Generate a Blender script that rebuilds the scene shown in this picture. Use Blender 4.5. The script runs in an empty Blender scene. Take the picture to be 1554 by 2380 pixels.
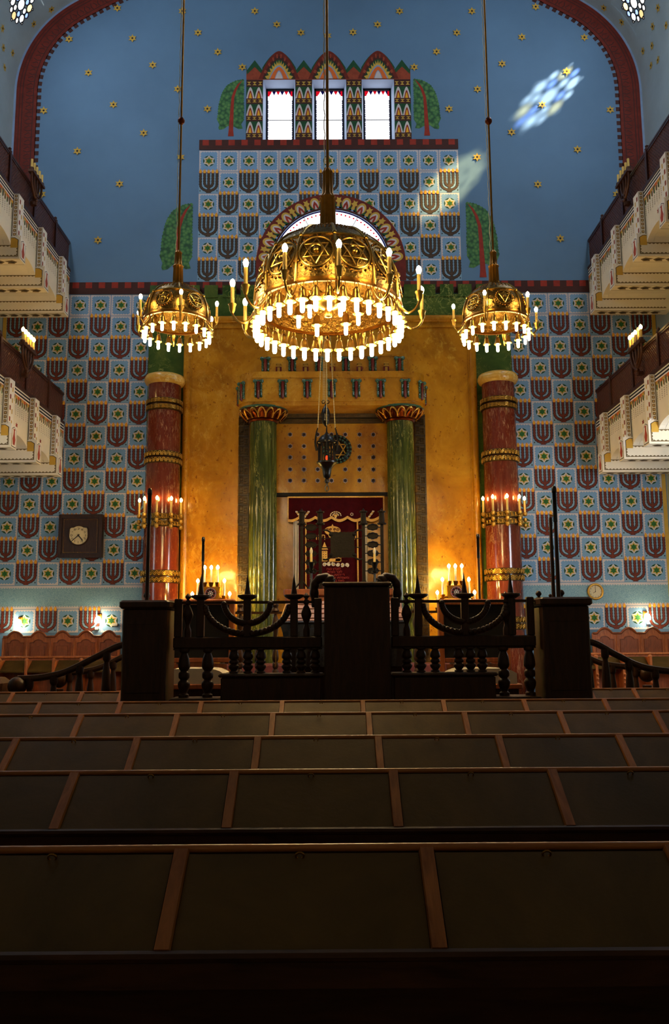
import bpy, math, random
import numpy as np
from math import sin, cos, pi, radians, sqrt, atan2
from mathutils import Vector, Matrix

SC = bpy.context.scene
COL = SC.collection
random.seed(7)
rnd = random.Random(11)

# ------------------------------------------------------------------ camera
IW, IH, FPX = 1554, 2380, 1990.0
CX, CY, ZC = 777.0, 1190.0, 1.6
def _n(v): return v / np.linalg.norm(v)
_yc = _n(np.array([(770 - CX) / FPX, (CY - 1480) / FPX, -1.0]))
_up = np.array([-0.0055, 1.0, 0.0])
_zc = _n(_up - _yc * np.dot(_up, _yc))
_xc = np.cross(_yc, _zc)
ROT = np.stack([_xc, _yc, _zc])
cam_d = bpy.data.cameras.new('camera')
cam = bpy.data.objects.new('camera', cam_d)
COL.objects.link(cam)
M4 = Matrix([list(ROT[0]) + [0], list(ROT[1]) + [0], list(ROT[2]) + [ZC], [0, 0, 0, 1]])
cam.matrix_world = M4
cam_d.sensor_fit = 'VERTICAL'
cam_d.sensor_height = 36.0
cam_d.lens = FPX / IH * 36.0
cam_d.clip_start = 0.05
cam_d.clip_end = 200
SC.camera = cam

def at(px, py, Y):
    """world point on the plane y = Y seen at photo pixel (px, py)"""
    d = ROT @ np.array([(px - CX) / FPX, (CY - py) / FPX, -1.0])
    t = Y / d[1]
    return (d[0] * t, Y, ZC + d[2] * t)

# ------------------------------------------------------------------ view, world, sun and fill lamps
SC.view_settings.view_transform = 'Standard'
SC.view_settings.look = 'None'
SC.view_settings.gamma = 1.0
SC.view_settings.use_curve_mapping = False
SC.view_settings.exposure = 0.0
SC.cycles.use_denoising = True
SC.cycles.max_bounces = 6
SC.cycles.diffuse_bounces = 3
SC.cycles.glossy_bounces = 3
SC.cycles.transparent_max_bounces = 6
SC.cycles.sample_clamp_indirect = 6.0
SC.cycles.caustics_reflective = False
SC.cycles.caustics_refractive = False

world = bpy.data.worlds.new('world')
SC.world = world
world.use_nodes = True
world.node_tree.nodes['Background'].inputs[0].default_value = (0.55, 0.7, 1.0, 1)
world.node_tree.nodes['Background'].inputs[1].default_value = 1.0

SUN_STRENGTH = 66.0
VAULT_LIGHT = 125.0        # each unseen fill lamp under the vault, no window built, watts
REAR_LIGHT = 8.0        # unseen fill lamp behind the viewer, no window built, watts
BULB = 210.0              # radiance of chandelier bulbs
CANDLE = 80.0
ALTAR_CANDLE = 520.0
WINDOW_GLOW = 3.2

sun_d = bpy.data.lights.new('sun', 'SUN')
sun_d.energy = SUN_STRENGTH
sun_d.angle = radians(2.2)
sun_d.color = (1.0, 0.97, 0.92)
sun = bpy.data.objects.new('sun', sun_d)
COL.objects.link(sun)
sun.location = (20, 10, 35)
sun.rotation_euler = Vector((-2.07, 1.1, -1.95)).to_track_quat('-Z', 'Y').to_euler()

def area(name, loc, target, sx, sy, power, color):
    d = bpy.data.lights.new(name, 'AREA')
    d.shape = 'RECTANGLE'; d.size = sx; d.size_y = sy; d.energy = power; d.color = color
    o = bpy.data.objects.new(name, d)
    COL.objects.link(o)
    o.location = loc
    o.rotation_euler = (Vector(target) - Vector(loc)).to_track_quat('-Z', 'Y').to_euler()
    return o
DAY = (0.84, 0.92, 1.0)
NAVE_FILL_Y = [11.5, 14.5, 17.2]  # added fill lamps along the nave, no windows at these spots
for _s in (-1, 1):
    for _y in NAVE_FILL_Y:
        area('daylight_fill', (_s * 7.75, _y, 17.9), (-_s * 4.5, _y + 4.0, 9.5), 1.1, 1.1, VAULT_LIGHT, DAY)
AISLE_LIGHT = 230.0  # added fill to brighten the lower tile walls, no aisle windows built
area('daylight_fill', (8.2, 14.5, 4.0), (-6.5, 21.5, 5.0), 1.2, 2.2, AISLE_LIGHT, DAY)
area('daylight_fill', (-8.2, 14.5, 4.0), (6.5, 21.5, 5.0), 1.2, 2.2, AISLE_LIGHT * .22, DAY)
area('daylight_fill', (0, -3.6, 15.0), (0, 20, 13.0), 6.0, 4.0, REAR_LIGHT, DAY)

# ------------------------------------------------------------------ materials
def lin(c):
    r = []
    for v in c[:3]:
        v = v / 255.0
        r.append(v / 12.92 if v <= 0.04045 else ((v + 0.055) / 1.055) ** 2.4)
    return (r[0], r[1], r[2], 1.0)

MATS = {}
def _base(name):
    m = bpy.data.materials.new(name)
    m.use_nodes = True
    nt = m.node_tree
    b = nt.nodes['Principled BSDF']
    return m, nt, b
def _coord(nt, scale=(1, 1, 1)):
    tc = nt.nodes.new('ShaderNodeTexCoord')
    mp = nt.nodes.new('ShaderNodeMapping')
    mp.inputs['Scale'].default_value = scale
    nt.links.new(tc.outputs['Object'], mp.inputs['Vector'])
    return mp.outputs['Vector']
def _noise(nt, vec, scale, detail=4, rough=0.55, dist=0.0):
    n = nt.nodes.new('ShaderNodeTexNoise')
    n.inputs['Scale'].default_value = scale
    n.inputs['Detail'].default_value = detail
    n.inputs['Roughness'].default_value = rough
    n.inputs['Distortion'].default_value = dist
    nt.links.new(vec, n.inputs['Vector'])
    return n.outputs['Fac']
def _ramp(nt, fac, stops):
    r = nt.nodes.new('ShaderNodeValToRGB')
    el = r.color_ramp.elements
    while len(el) < len(stops): el.new(0.5)
    for e, (p, c) in zip(el, stops):
        e.position = p; e.color = c
    nt.links.new(fac, r.inputs['Fac'])
    return r.outputs['Color']
def _mix(nt, fac, a, b, mode='MIX'):
    m = nt.nodes.new('ShaderNodeMix')
    m.data_type = 'RGBA'; m.blend_type = mode
    for s, v in ((m.inputs['Factor'], fac), (m.inputs['A'], a), (m.inputs['B'], b)):
        if hasattr(v, 'links'): nt.links.new(v, s)
        else: s.default_value = v
    return m.outputs['Result']
def _bump(nt, b, h, strength, dist=0.02):
    bp = nt.nodes.new('ShaderNodeBump')
    bp.inputs['Strength'].default_value = strength
    bp.inputs['Distance'].default_value = dist
    nt.links.new(h, bp.inputs['Height'])
    nt.links.new(bp.outputs['Normal'], b.inputs['Normal'])

def paint(name, rgb, rough=0.75, var=0.12, scale=3.0, metal=0.0, bump=0.0, spec=0.3, stretch=(1, 1, 1), bscale=None):
    if name in MATS: return MATS[name]
    m, nt, b = _base(name)
    c = lin(rgb)
    v = _coord(nt, stretch)
    f = _noise(nt, v, scale, 5, 0.6)
    lo = tuple(x * (1 - var) for x in c[:3]) + (1,)
    hi = tuple(min(1, x * (1 + var)) for x in c[:3]) + (1,)
    nt.links.new(_ramp(nt, f, [(0.3, lo), (0.7, hi)]), b.inputs['Base Color'])
    b.inputs['Roughness'].default_value = rough
    b.inputs['Metallic'].default_value = metal
    b.inputs['Specular IOR Level'].default_value = spec
    if bump: _bump(nt, b, _noise(nt, v, bscale or scale * 4, 3), bump)
    MATS[name] = m
    return m
def marble(name, c0, c1, c2, vein, scale=1.2, stretch=(1, 1, 1), rough=0.22, vein_w=0.03, bump=0.05, speck=None, vg=0.8, fleck=None):
    m, nt, b = _base(name)
    v = _coord(nt, stretch)
    f = _noise(nt, v, scale, 9, 0.62, 0.6)
    col = _ramp(nt, f, [(0.28, lin(c0)), (0.5, lin(c1)), (0.72, lin(c2))])
    f2 = _noise(nt, v, scale * 1.7, 7, 0.6, 1.6)
    vm = _ramp(nt, f2, [(0.5 - vein_w, (0, 0, 0, 1)), (0.5, (1, 1, 1, 1)), (0.5 + vein_w, (0, 0, 0, 1))])
    f3 = _noise(nt, v, scale * 0.8, 2, 0.5)
    gate = _ramp(nt, f3, [(0.45, (0, 0, 0, 1)), (0.62, (vg, vg, vg, 1))])
    vf = _mix(nt, 1.0, vm, gate, 'MULTIPLY')
    col = _mix(nt, vf, col, lin(vein))
    if speck:
        f4 = _noise(nt, v, scale * 14, 3, 0.7)
        sm = _ramp(nt, f4, [(0.62, (0, 0, 0, 1)), (0.68, (0.75, 0.75, 0.75, 1))])
        col = _mix(nt, sm, col, lin(speck))
    if fleck:
        f5 = _noise(nt, v, scale * 9, 9, 0.75, 0.4)
        g5 = _ramp(nt, _noise(nt, v, scale * 0.9, 3, 0.5), [(0.42, (0, 0, 0, 1)), (0.62, (0.6, 0.6, 0.6, 1))])
        s5 = _mix(nt, 1.0, _ramp(nt, f5, [(0.53, (0, 0, 0, 1)), (0.66, (1, 1, 1, 1))]), g5, 'MULTIPLY')
        col = _mix(nt, s5, col, lin(fleck))
    nt.links.new(col, b.inputs['Base Color'])
    b.inputs['Roughness'].default_value = rough
    b.inputs['Specular IOR Level'].default_value = 0.5
    _bump(nt, b, _noise(nt, v, scale * 5, 6), bump, 0.03)
    MATS[name] = m
    return m
def emit(name, rgb, strength):
    m = bpy.data.materials.new(name)
    m.use_nodes = True
    nt = m.node_tree
    nt.nodes.clear()
    e = nt.nodes.new('ShaderNodeEmission')
    o = nt.nodes.new('ShaderNodeOutputMaterial')
    e.inputs[0].default_value = lin(rgb); e.inputs[1].default_value = strength
    nt.links.new(e.outputs[0], o.inputs[0])
    MATS[name] = m
    return m
def stained(name, rgb, strength, clear):
    """window glass: lets part of the light through and glows with the sky behind it"""
    m = bpy.data.materials.new(name)
    m.use_nodes = True
    nt = m.node_tree
    nt.nodes.clear()
    e = nt.nodes.new('ShaderNodeEmission'); t = nt.nodes.new('ShaderNodeBsdfTransparent')
    x = nt.nodes.new('ShaderNodeMixShader'); o = nt.nodes.new('ShaderNodeOutputMaterial')
    e.inputs[0].default_value = lin(rgb); e.inputs[1].default_value = strength
    t.inputs[0].default_value = lin(rgb)
    x.inputs[0].default_value = clear
    nt.links.new(e.outputs[0], x.inputs[1]); nt.links.new(t.outputs[0], x.inputs[2]); nt.links.new(x.outputs[0], o.inputs[0])
    MATS[name] = m
    return m

# wall paint
SKY = paint('sky_blue_paint', (92, 124, 156), var=0.10, scale=0.5)
TILE = paint('tile_blue_paint', (116, 153, 190), var=0.08)
TILED = paint('tile_grout_paint', (92, 128, 168), var=0.05)
TEAL = paint('tile_teal_paint', (124, 158, 184), var=0.08)
CREAM = paint('cream_paint', (198, 188, 188), var=0.06)
GREEN = paint('green_paint', (38, 96, 42), var=0.2, scale=9)
DKGREEN = paint('dark_green_paint', (28, 72, 44), var=0.25, scale=12)
GOLDP = paint('ochre_paint', (196, 158, 66), var=0.12)
MENRED = paint('menorah_red_paint', (106, 46, 32), var=0.25, scale=14)
BRICK = paint('brick_red_paint', (142, 62, 40), var=0.2, scale=9)
OLIVE = paint('olive_brown_paint', (74, 56, 42), var=0.2, scale=9)
BLACK = paint('black_paint', (34, 24, 26), var=0.2)
FLAME = paint('flame_yellow_paint', (226, 168, 44), var=0.08)
ORANGE = paint('orange_paint', (214, 104, 44), var=0.1)
DKBROWN = paint('dark_brown_paint', (66, 34, 30), var=0.15)
RED = paint('red_paint', (146, 46, 32), var=0.2, scale=6)
ARCHRED = paint('arch_red_paint', (104, 34, 23), var=0.3, scale=5)
GREYBL = paint('grey_blue_paint', (128, 150, 182), var=0.1)
VAULT = paint('vault_pale_paint', (158, 174, 182), var=0.12, scale=0.7)
WHITE = paint('white_plaster', (222, 216, 206), var=0.05)
REVEAL = paint('window_reveal', (150, 164, 188), 0.8, 0.05)
LEAF = None
def leaf_mat():
    m, nt, b = _base('painted_foliage')
    v = _coord(nt)
    vo = nt.nodes.new('ShaderNodeTexVoronoi')
    vo.inputs['Scale'].default_value = 11
    nt.links.new(v, vo.inputs['Vector'])
    col = _ramp(nt, vo.outputs['Distance'], [(0.1, lin((92, 132, 70))), (0.5, lin((58, 108, 60))), (0.75, lin((34, 76, 46)))])
    nt.links.new(col, b.inputs['Base Color'])
    b.inputs['Roughness'].default_value = 0.8
    MATS['painted_foliage'] = m
    return m
LEAF = leaf_mat()
def mosaic_mat():
    m, nt, b = _base('mosaic_band')
    v = _coord(nt, (1, 1, 1.6))
    vo = nt.nodes.new('ShaderNodeTexVoronoi')
    vo.feature = 'DISTANCE_TO_EDGE'
    vo.inputs['Scale'].default_value = 30
    nt.links.new(v, vo.inputs['Vector'])
    col = _ramp(nt, vo.outputs['Distance'], [(0.08, lin((112, 150, 168))), (0.2, lin((146, 178, 186)))])
    nt.links.new(col, b.inputs['Base Color'])
    b.inputs['Roughness'].default_value = 0.7
    MATS['mosaic_band'] = m
    return m
MOSAIC = mosaic_mat()

GOLDM = marble('gold_marble', (132, 80, 8), (176, 116, 16), (206, 150, 36), (220, 176, 84), 0.85, (1, 1, 0.7), 0.2, 0.03, 0.32, (112, 58, 10), 0.2, (216, 168, 60))
GREENM = marble('green_marble', (34, 58, 22), (62, 84, 32), (98, 108, 44), (170, 170, 90), 1.3, (1, 1, 1), 0.2, 0.02, 0.05)
GREENC = marble('green_column_marble', (32, 40, 13), (62, 69, 23), (102, 100, 40), (172, 158, 80), 2.2, (2.6, 2.6, 0.45), 0.16, 0.03, 0.06, (50, 64, 18))
REDM = marble('red_marble', (70, 22, 13), (98, 37, 22), (118, 52, 32), (206, 170, 126), 1.4, (1.8, 1.8, 0.4), 0.13, 0.03, 0.05, (150, 80, 46), 0.2, (198, 150, 106))
OCHREM = marble('ochre_marble', (150, 100, 30), (194, 146, 58), (216, 176, 90), (236, 214, 150), 2.0, (1, 1, 1), 0.25, 0.04, 0.05)

def metal(name, rgb, rough=0.3, bump=0.0, bscale=40, var=0.25, m=1.0):
    mt, nt, b = _base(name)
    c = lin(rgb)
    v = _coord(nt)
    f = _noise(nt, v, 14, 5, 0.6)
    nt.links.new(_ramp(nt, f, [(0.3, tuple(x * (1 - var) for x in c[:3]) + (1,)), (0.7, c)]), b.inputs['Base Color'])
    b.inputs['Metallic'].default_value = m
    b.inputs['Roughness'].default_value = rough
    if bump: _bump(nt, b, _noise(nt, v, bscale, 4), bump, 0.02)
    MATS[name] = mt
    return mt
BRASS = metal('brass', (172, 138, 66), 0.34, 0.08, 30)
BRASSD = metal('aged_brass', (150, 100, 34), 0.35, 0.15, 40)
BAND = metal('gilded_band', (92, 70, 34), 0.36, 0.3, 60)
IRON2 = paint('matt_black_iron', (24, 18, 11), 0.5, 0.3, 20, spec=0.12, bump=0.2)
CHAIN = metal('pale_brass_chain', (214, 184, 120), 0.4, m=0.4)
BRONZE = metal('bronze_relief', (84, 62, 30), 0.32, 0.1, 40)
MENB = metal('brown_lamp_metal', (88, 52, 32), 0.4, 0.1, 40, m=0.4)
IRON = metal('dark_iron', (14, 11, 7), 0.26, 0.12, 50, m=0.2)
GILT = metal('gilt', (204, 154, 64), 0.35, 0.1, 40, m=0.75)
def pierced():
    """embossed brass sheet with real perforations"""
    m, nt, b = _base('pierced_brass')
    v = _coord(nt)
    vo = nt.nodes.new('ShaderNodeTexVoronoi'); vo.inputs['Scale'].default_value = 17
    nt.links.new(v, vo.inputs['Vector'])
    n = _noise(nt, v, 38, 4, 0.6, 1.0)
    c = _ramp(nt, n, [(0.35, lin((62, 45, 18))), (0.55, lin((134, 106, 50)))])
    nt.links.new(c, b.inputs['Base Color'])
    b.inputs['Metallic'].default_value = 1.0
    b.inputs['Roughness'].default_value = 0.3
    hm = _mix(nt, 0.5, n, vo.outputs['Distance'])
    _bump(nt, b, hm, 0.55, 0.02)
    msk = _ramp(nt, vo.outputs['Distance'], [(0.085, (1, 1, 1, 1)), (0.1, (0, 0, 0, 1))])
    gate = _ramp(nt, _noise(nt, v, 6, 1), [(0.52, (0, 0, 0, 1)), (0.54, (1, 1, 1, 1))])
    f = _mix(nt, 1.0, msk, gate, 'MULTIPLY')
    t = nt.nodes.new('ShaderNodeBsdfTransparent'); x = nt.nodes.new('ShaderNodeMixShader')
    nt.links.new(f, x.inputs[0]); nt.links.new(b.outputs[0], x.inputs[1]); nt.links.new(t.outputs[0], x.inputs[2])
    nt.links.new(x.outputs[0], nt.nodes['Material Output'].inputs[0])
    MATS['pierced_brass'] = m
    return m
PIERCED = pierced()

def wood(name, c0, c1, rough=0.4, stretch=(1, 1, 1), scale=6, bump=0.05, spec=0.4):
    m, nt, b = _base(name)
    v = _coord(nt, stretch)
    f = _noise(nt, v, scale, 7, 0.6, 0.8)
    nt.links.new(_ramp(nt, f, [(0.3, lin(c0)), (0.7, lin(c1))]), b.inputs['Base Color'])
    b.inputs['Roughness'].default_value = rough
    b.inputs['Specular IOR Level'].default_value = spec
    _bump(nt, b, f, bump, 0.02)
    MATS[name] = m
    return m
DWOOD = wood('dark_wood', (36, 20, 9), (62, 36, 17), 0.42, (4, 4, 0.6), spec=0.2)
PEWW = wood('pew_dark_wood', (40, 22, 12), (66, 40, 22), 0.45, (0.6, 4, 4), spec=0.12)
DIVW = wood('divider_wood', (108, 60, 22), (148, 90, 38), 0.45, (6, 1, 1), spec=0.1)
LEDGE = wood('ledge_wood', (112, 64, 24), (152, 94, 40), 0.34, (0.5, 6, 6), spec=0.25)
STALLW = wood('stall_wood', (132, 66, 30), (184, 104, 52), 0.36, (4, 4, 0.7))
STALLD = wood('stall_panel_wood', (106, 52, 26), (148, 78, 42), 0.4, (4, 4, 0.7))
FLOORW = wood('floor_wood', (48, 30, 20), (74, 48, 30), 0.5, (0.5, 3, 1))
def leather():
    m, nt, b = _base('desk_leathercloth')
    v = _coord(nt)
    f = _noise(nt, v, 2.2, 6, 0.65, 0.5)
    nt.links.new(_ramp(nt, f, [(0.3, lin((58, 42, 17))), (0.7, lin((84, 61, 27)))]), b.inputs['Base Color'])
    r = nt.nodes.new('ShaderNodeMapRange')
    r.inputs['To Min'].default_value = 0.34; r.inputs['To Max'].default_value = 0.5
    nt.links.new(_noise(nt, v, 5, 5), r.inputs['Value'])
    nt.links.new(r.outputs[0], b.inputs['Roughness'])
    b.inputs['Specular IOR Level'].default_value = 0.05
    _bump(nt, b, _noise(nt, v, 60, 3), 0.06, 0.01)
    MATS['desk_leathercloth'] = m
    return m
DESK = leather()
def lattice_mat():
    m, nt, b = _base('woven_lattice')
    tc = nt.nodes.new('ShaderNodeTexCoord')
    hs = []
    for ang in (45, -45):
        mp = nt.nodes.new('ShaderNodeMapping')
        mp.inputs['Rotation'].default_value = (radians(ang), 0, 0)
        nt.links.new(tc.outputs['Object'], mp.inputs['Vector'])
        w = nt.nodes.new('ShaderNodeTexWave')
        w.bands_direction = 'Z'
        w.inputs['Scale'].default_value = 5.5
        w.inputs['Distortion'].default_value = 0.4
        nt.links.new(mp.outputs['Vector'], w.inputs['Vector'])
        hs.append(w.outputs['Fac'])
    h = _mix(nt, 1.0, hs[0], hs[1], 'LIGHTEN')
    col = _ramp(nt, h, [(0.45, lin((30, 12, 8))), (0.62, lin((96, 44, 22)))])
    nt.links.new(col, b.inputs['Base Color'])
    b.inputs['Roughness'].default_value = 0.35
    _bump(nt, b, h, 0.8, 0.03)
    MATS['woven_lattice'] = m
    return m
LATTICE = lattice_mat()
LATW = wood('gallery_wood', (44, 20, 12), (74, 34, 20), 0.35, (3, 0.5, 3))
def velvet(name, rgb):
    m, nt, b = _base(name)
    nt.links.new(_ramp(nt, _noise(nt, _coord(nt), 8, 4), [(0.3, lin(tuple(v * 0.8 for v in rgb))), (0.7, lin(rgb))]), b.inputs['Base Color'])
    b.inputs['Roughness'].default_value = 0.9
    b.inputs['Sheen Weight'].default_value = 0.05
    b.inputs['Specular IOR Level'].default_value = 0.1
    b.inputs['Sheen Tint'].default_value = lin(rgb)
    MATS[name] = m
    return m
VELVET = velvet('burgundy_velvet', (72, 9, 15))
GOLDTH = paint('gold_thread', (206, 160, 84), 0.45, 0.25, 40, metal=0.4)
SILVTH = paint('silver_thread', (220, 210, 196), 0.4, 0.25, 40, metal=0.4)
REDTH = paint('red_thread', (176, 62, 44), 0.6, 0.2, 40)
CLOTHW = paint('white_seat_cloth', (206, 190, 164), 0.85, 0.1, 6)
COVER = paint('brown_table_cover', (150, 106, 96), 0.35, 0.15, 4, spec=0.6)
BLKPL = paint('black_gloss_cover', (26, 22, 24), 0.18, 0.3, 5, spec=0.8, bump=0.3, bscale=9)
BLKLEA = paint('black_leather', (14, 10, 9), 0.6, 0.2, 5)
CARPET = paint('red_carpet', (112, 56, 50), 0.9, 0.2, 12)
WAX = paint('ivory_tube', (226, 190, 104), 0.5, 0.06, 6)
IVORY = paint('unlit_bulb_glass', (222, 204, 160), 0.25, 0.05, 6, spec=0.6)
CLOCKF = paint('clock_face', (206, 186, 140), 0.4, 0.06, 6)
PLASTIC = paint('switch_plastic', (214, 208, 190), 0.4, 0.03, 6)
TRAV = wood('brown_meander', (36, 26, 13), (78, 58, 30), 0.3, (1, 1, 1), 9, 0.2)
REDLAC = paint('dark_red_lacquer', (96, 24, 18), 0.25, 0.2, 8, spec=0.5)
GRNLAC = paint('iridescent_green_glaze', (46, 82, 62), 0.15, 0.4, 30, spec=0.8, bump=0.3, bscale=40)
CAPM = metal('copper_gilt', (104, 48, 24), 0.3, 0.2, 30)
BULBM = emit('lit_bulb', (255, 216, 146), BULB)
ALTARM = emit('altar_candle_bulb', (255, 208, 104), ALTAR_CANDLE)
CANDM = emit('lit_candle_bulb', (255, 208, 120), CANDLE)
REDBULB = emit('red_lamp_glow', (255, 50, 20), 3.0)
WALLB = emit('wall_lamp_glow', (255, 236, 190), 60.0)
SKYGL = emit('bright_window_glass', (248, 250, 255), WINDOW_GLOW)
REDGL = emit('red_window_glass', (226, 20, 40), 0.9)
BLUGL = emit('blue_window_glass', (30, 24, 110), 0.35)
PANEW = stained('clear_roundel', (255, 248, 236), 2.4, 0.6)
PANEB = stained('blue_roundel', (176, 190, 246), 1.6, 0.6)
PANEA = stained('amber_roundel', (255, 214, 140), 2.2, 0.6)
PANEY = stained('yellow_pane', (255, 224, 150), 5.0, 0.42)
LEAD = paint('window_lead', (30, 28, 36), 0.6)

# ------------------------------------------------------------------ mesh builder
class MB:
    def __init__(s): s.v = []; s.f = []; s.m = []; s.sm = []; s.mats = []
    def mi(s, m):
        if m not in s.mats: s.mats.append(m)
        return s.mats.index(m)
    def add(s, vs, fs, m, sm=False):
        o = len(s.v); k = s.mi(m)
        s.v += [tuple(map(float, v)) for v in vs]
        for f in fs:
            s.f.append([i + o for i in f]); s.m.append(k); s.sm.append(sm)
        return s
    def box(s, x0, x1, y0, y1, z0, z1, m):
        x0, x1 = min(x0, x1), max(x0, x1); y0, y1 = min(y0, y1), max(y0, y1); z0, z1 = min(z0, z1), max(z0, z1)
        v = [(x0, y0, z0), (x1, y0, z0), (x1, y1, z0), (x0, y1, z0), (x0, y0, z1), (x1, y0, z1), (x1, y1, z1), (x0, y1, z1)]
        return s.add(v, [(3, 2, 1, 0), (4, 5, 6, 7), (0, 1, 5, 4), (1, 2, 6, 5), (2, 3, 7, 6), (3, 0, 4, 7)], m)
    def cbox(s, x0, x1, y0, y1, z0, z1, m, c=0.012):
        """box with chamfered vertical and top edges"""
        x0, x1 = min(x0, x1), max(x0, x1); y0, y1 = min(y0, y1), max(y0, y1)
        def ring(i, z): return [(x0 + i + c, y0 + i, z), (x1 - i - c, y0 + i, z), (x1 - i, y0 + i + c, z), (x1 - i, y1 - i - c, z),
                                (x1 - i - c, y1 - i, z), (x0 + i + c, y1 - i, z), (x0 + i, y1 - i - c, z), (x0 + i, y0 + i + c, z)]
        v = ring(c, z0) + ring(0, z0 + c) + ring(0, z1 - c) + ring(c, z1)
        f = [tuple(range(7, -1, -1)), tuple(range(24, 32))]
        for r in range(3):
            for k in range(8):
                f.append((r * 8 + k, r * 8 + (k + 1) % 8, r * 8 + 8 + (k + 1) % 8, r * 8 + 8 + k))
        return s.add(v, f, m)
    def lathe(s, prof, c, m, n=20, sm=True, mod=None, a0=0.0, a1=2 * pi, caps=True):
        full = abs(a1 - a0 - 2 * pi) < 1e-6
        k = n if full else n + 1
        v = []
        for (r, z) in prof:
            for i in range(k):
                t = a0 + (a1 - a0) * i / n
                q = r * (mod(t, z) if mod else 1.0)
                v.append((c[0] + q * cos(t), c[1] + q * sin(t), c[2] + z))
        f = []
        for j in range(len(prof) - 1):
            for i in range(n):
                i2 = (i + 1) % k
                f.append((j * k + i, j * k + i2, (j + 1) * k + i2, (j + 1) * k + i))
        s.add(v, f, m, sm)
        if caps and full:
            if prof[0][0] > 1e-4: s.add(v[:k], [tuple(range(k - 1, -1, -1))], m)
            if prof[-1][0] > 1e-4: s.add(v[-k:], [tuple(range(k))], m)
        return s
    def tube(s, pts, r, m, n=8, caps=True, closed=False, sm=True):
        P = [Vector(p) for p in pts]; N = len(P)
        R = r if isinstance(r, (list, tuple)) else [r] * N
        v = []; ref = None
        for i in range(N):
            if closed: t = P[(i + 1) % N] - P[i - 1]
            else: t = P[min(i + 1, N - 1)] - P[max(i - 1, 0)]
            t.normalize()
            if ref is None:
                ref = Vector((0, 0, 1)) if abs(t.z) < 0.9 else Vector((1, 0, 0))
            a = (ref - t * ref.dot(t)).normalized(); b = t.cross(a); ref = a
            for k in range(n):
                q = 2 * pi * k / n
                v.append(tuple(P[i] + (a * cos(q) + b * sin(q)) * R[i]))
        f = []
        for i in range(N if closed else N - 1):
            j = (i + 1) % N
            for k in range(n):
                f.append((i * n + k, i * n + (k + 1) % n, j * n + (k + 1) % n, j * n + k))
        s.add(v, f, m, sm)
        if caps and not closed:
            s.add(v[:n], [tuple(range(n - 1, -1, -1))], m); s.add(v[-n:], [tuple(range(n))], m)
        return s
    def ball(s, c, r, m, n=10, sz=1.0):
        prof = [(r * sin(pi * i / n), -r * sz * cos(pi * i / n)) for i in range(n + 1)]
        prof[0] = (1e-5, -r * sz); prof[-1] = (1e-5, r * sz)
        return s.lathe(prof, c, m, max(8, n + 2), caps=False)
    def prism(s, pts, fn, d, m):
        """polygon pts (u, v) extruded along w: fn(u, v, w) gives the world point"""
        n = len(pts)
        v = [fn(u, w, 0) for u, w in pts] + [fn(u, w, d) for u, w in pts]
        f = [tuple(range(n)), tuple(range(2 * n - 1, n - 1, -1))]
        for i in range(n): f.append((i, i + n, (i + 1) % n + n, (i + 1) % n))
        return s.add(v, f, m)
    def poly(s, pts, fn, m):
        return s.add([fn(u, w) for u, w in pts], [tuple(range(len(pts)))], m)
    def strip(s, pts, wid, fn, m):
        N = len(pts); L = []; 
        for i, (x, y) in enumerate(pts):
            a = pts[max(i - 1, 0)]; b = pts[min(i + 1, N - 1)]
            dx, dy = b[0] - a[0], b[1] - a[1]; l = sqrt(dx * dx + dy * dy) or 1
            w = wid[i] if isinstance(wid, (list, tuple)) else wid
            L.append((x - dy / l * w / 2, y + dx / l * w / 2)); L.append((x + dy / l * w / 2, y - dx / l * w / 2))
        f = [(2 * i, 2 * i + 1, 2 * i + 3, 2 * i + 2) for i in range(N - 1)]
        return s.add([fn(*p) for p in L], f, m)

ORG = {}
def link(o, parent=None):
    COL.objects.link(o)
    if parent is not None: o.parent = parent
    return o
def make(name, mb, parent=None, loc=None):
    me = bpy.data.meshes.new(name)
    o0 = ORG[parent.name] if parent is not None else (loc or (0, 0, 0))
    me.from_pydata([(a - o0[0], b - o0[1], c - o0[2]) for a, b, c in mb.v], [], mb.f)
    for m in mb.mats: me.materials.append(m)
    me.polygons.foreach_set('material_index', mb.m)
    me.polygons.foreach_set('use_smooth', mb.sm)
    if any(mb.sm): me.set_sharp_from_angle(angle=radians(42))
    me.update()
    o = link(bpy.data.objects.new(name, me), parent)
    ORG[o.name] = o0
    if parent is None: o.location = o0
    return o
def tag(o, label, cat, group=None, kind=None):
    o['label'] = label; o['category'] = cat
    if group: o['group'] = group
    if kind: o['kind'] = kind
    return o
def thing(name, label, cat, loc, group=None):
    o = link(bpy.data.objects.new(name, None))
    o.empty_display_size = 0.1
    o.location = loc
    ORG[o.name] = tuple(loc)
    return tag(o, label, cat, group)
def single(name, mb, label, cat, loc, group=None):
    return tag(make(name, mb, None, loc), label, cat, group)
def struct(name, mb, label=None):
    o = make(name, mb)
    o['kind'] = 'structure'
    if label: o['label'] = label
    return o
def copy_part(o, parent, rz=None, off=None):
    c = o.copy(); COL.objects.link(c); c.parent = parent
    if rz is not None: c.rotation_euler = (0, 0, rz)
    if off is not None: c.location = Vector(o.location) + Vector(off)
    for ch in o.children: 
        d = ch.copy(); COL.objects.link(d); d.parent = c
    return c
def copy_tree(o, parent=None):
    c = o.copy(); COL.objects.link(c); c.parent = parent
    ORG[c.name] = ORG.get(o.name, (0, 0, 0))
    for ch in list(o.children): copy_tree(ch, c)
    return c
def sprof(p, k=4):
    P = smooth_path([(r, 0, z) for r, z in p], k)
    return [(max(a, 1e-4), c) for a, _, c in P]
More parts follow.
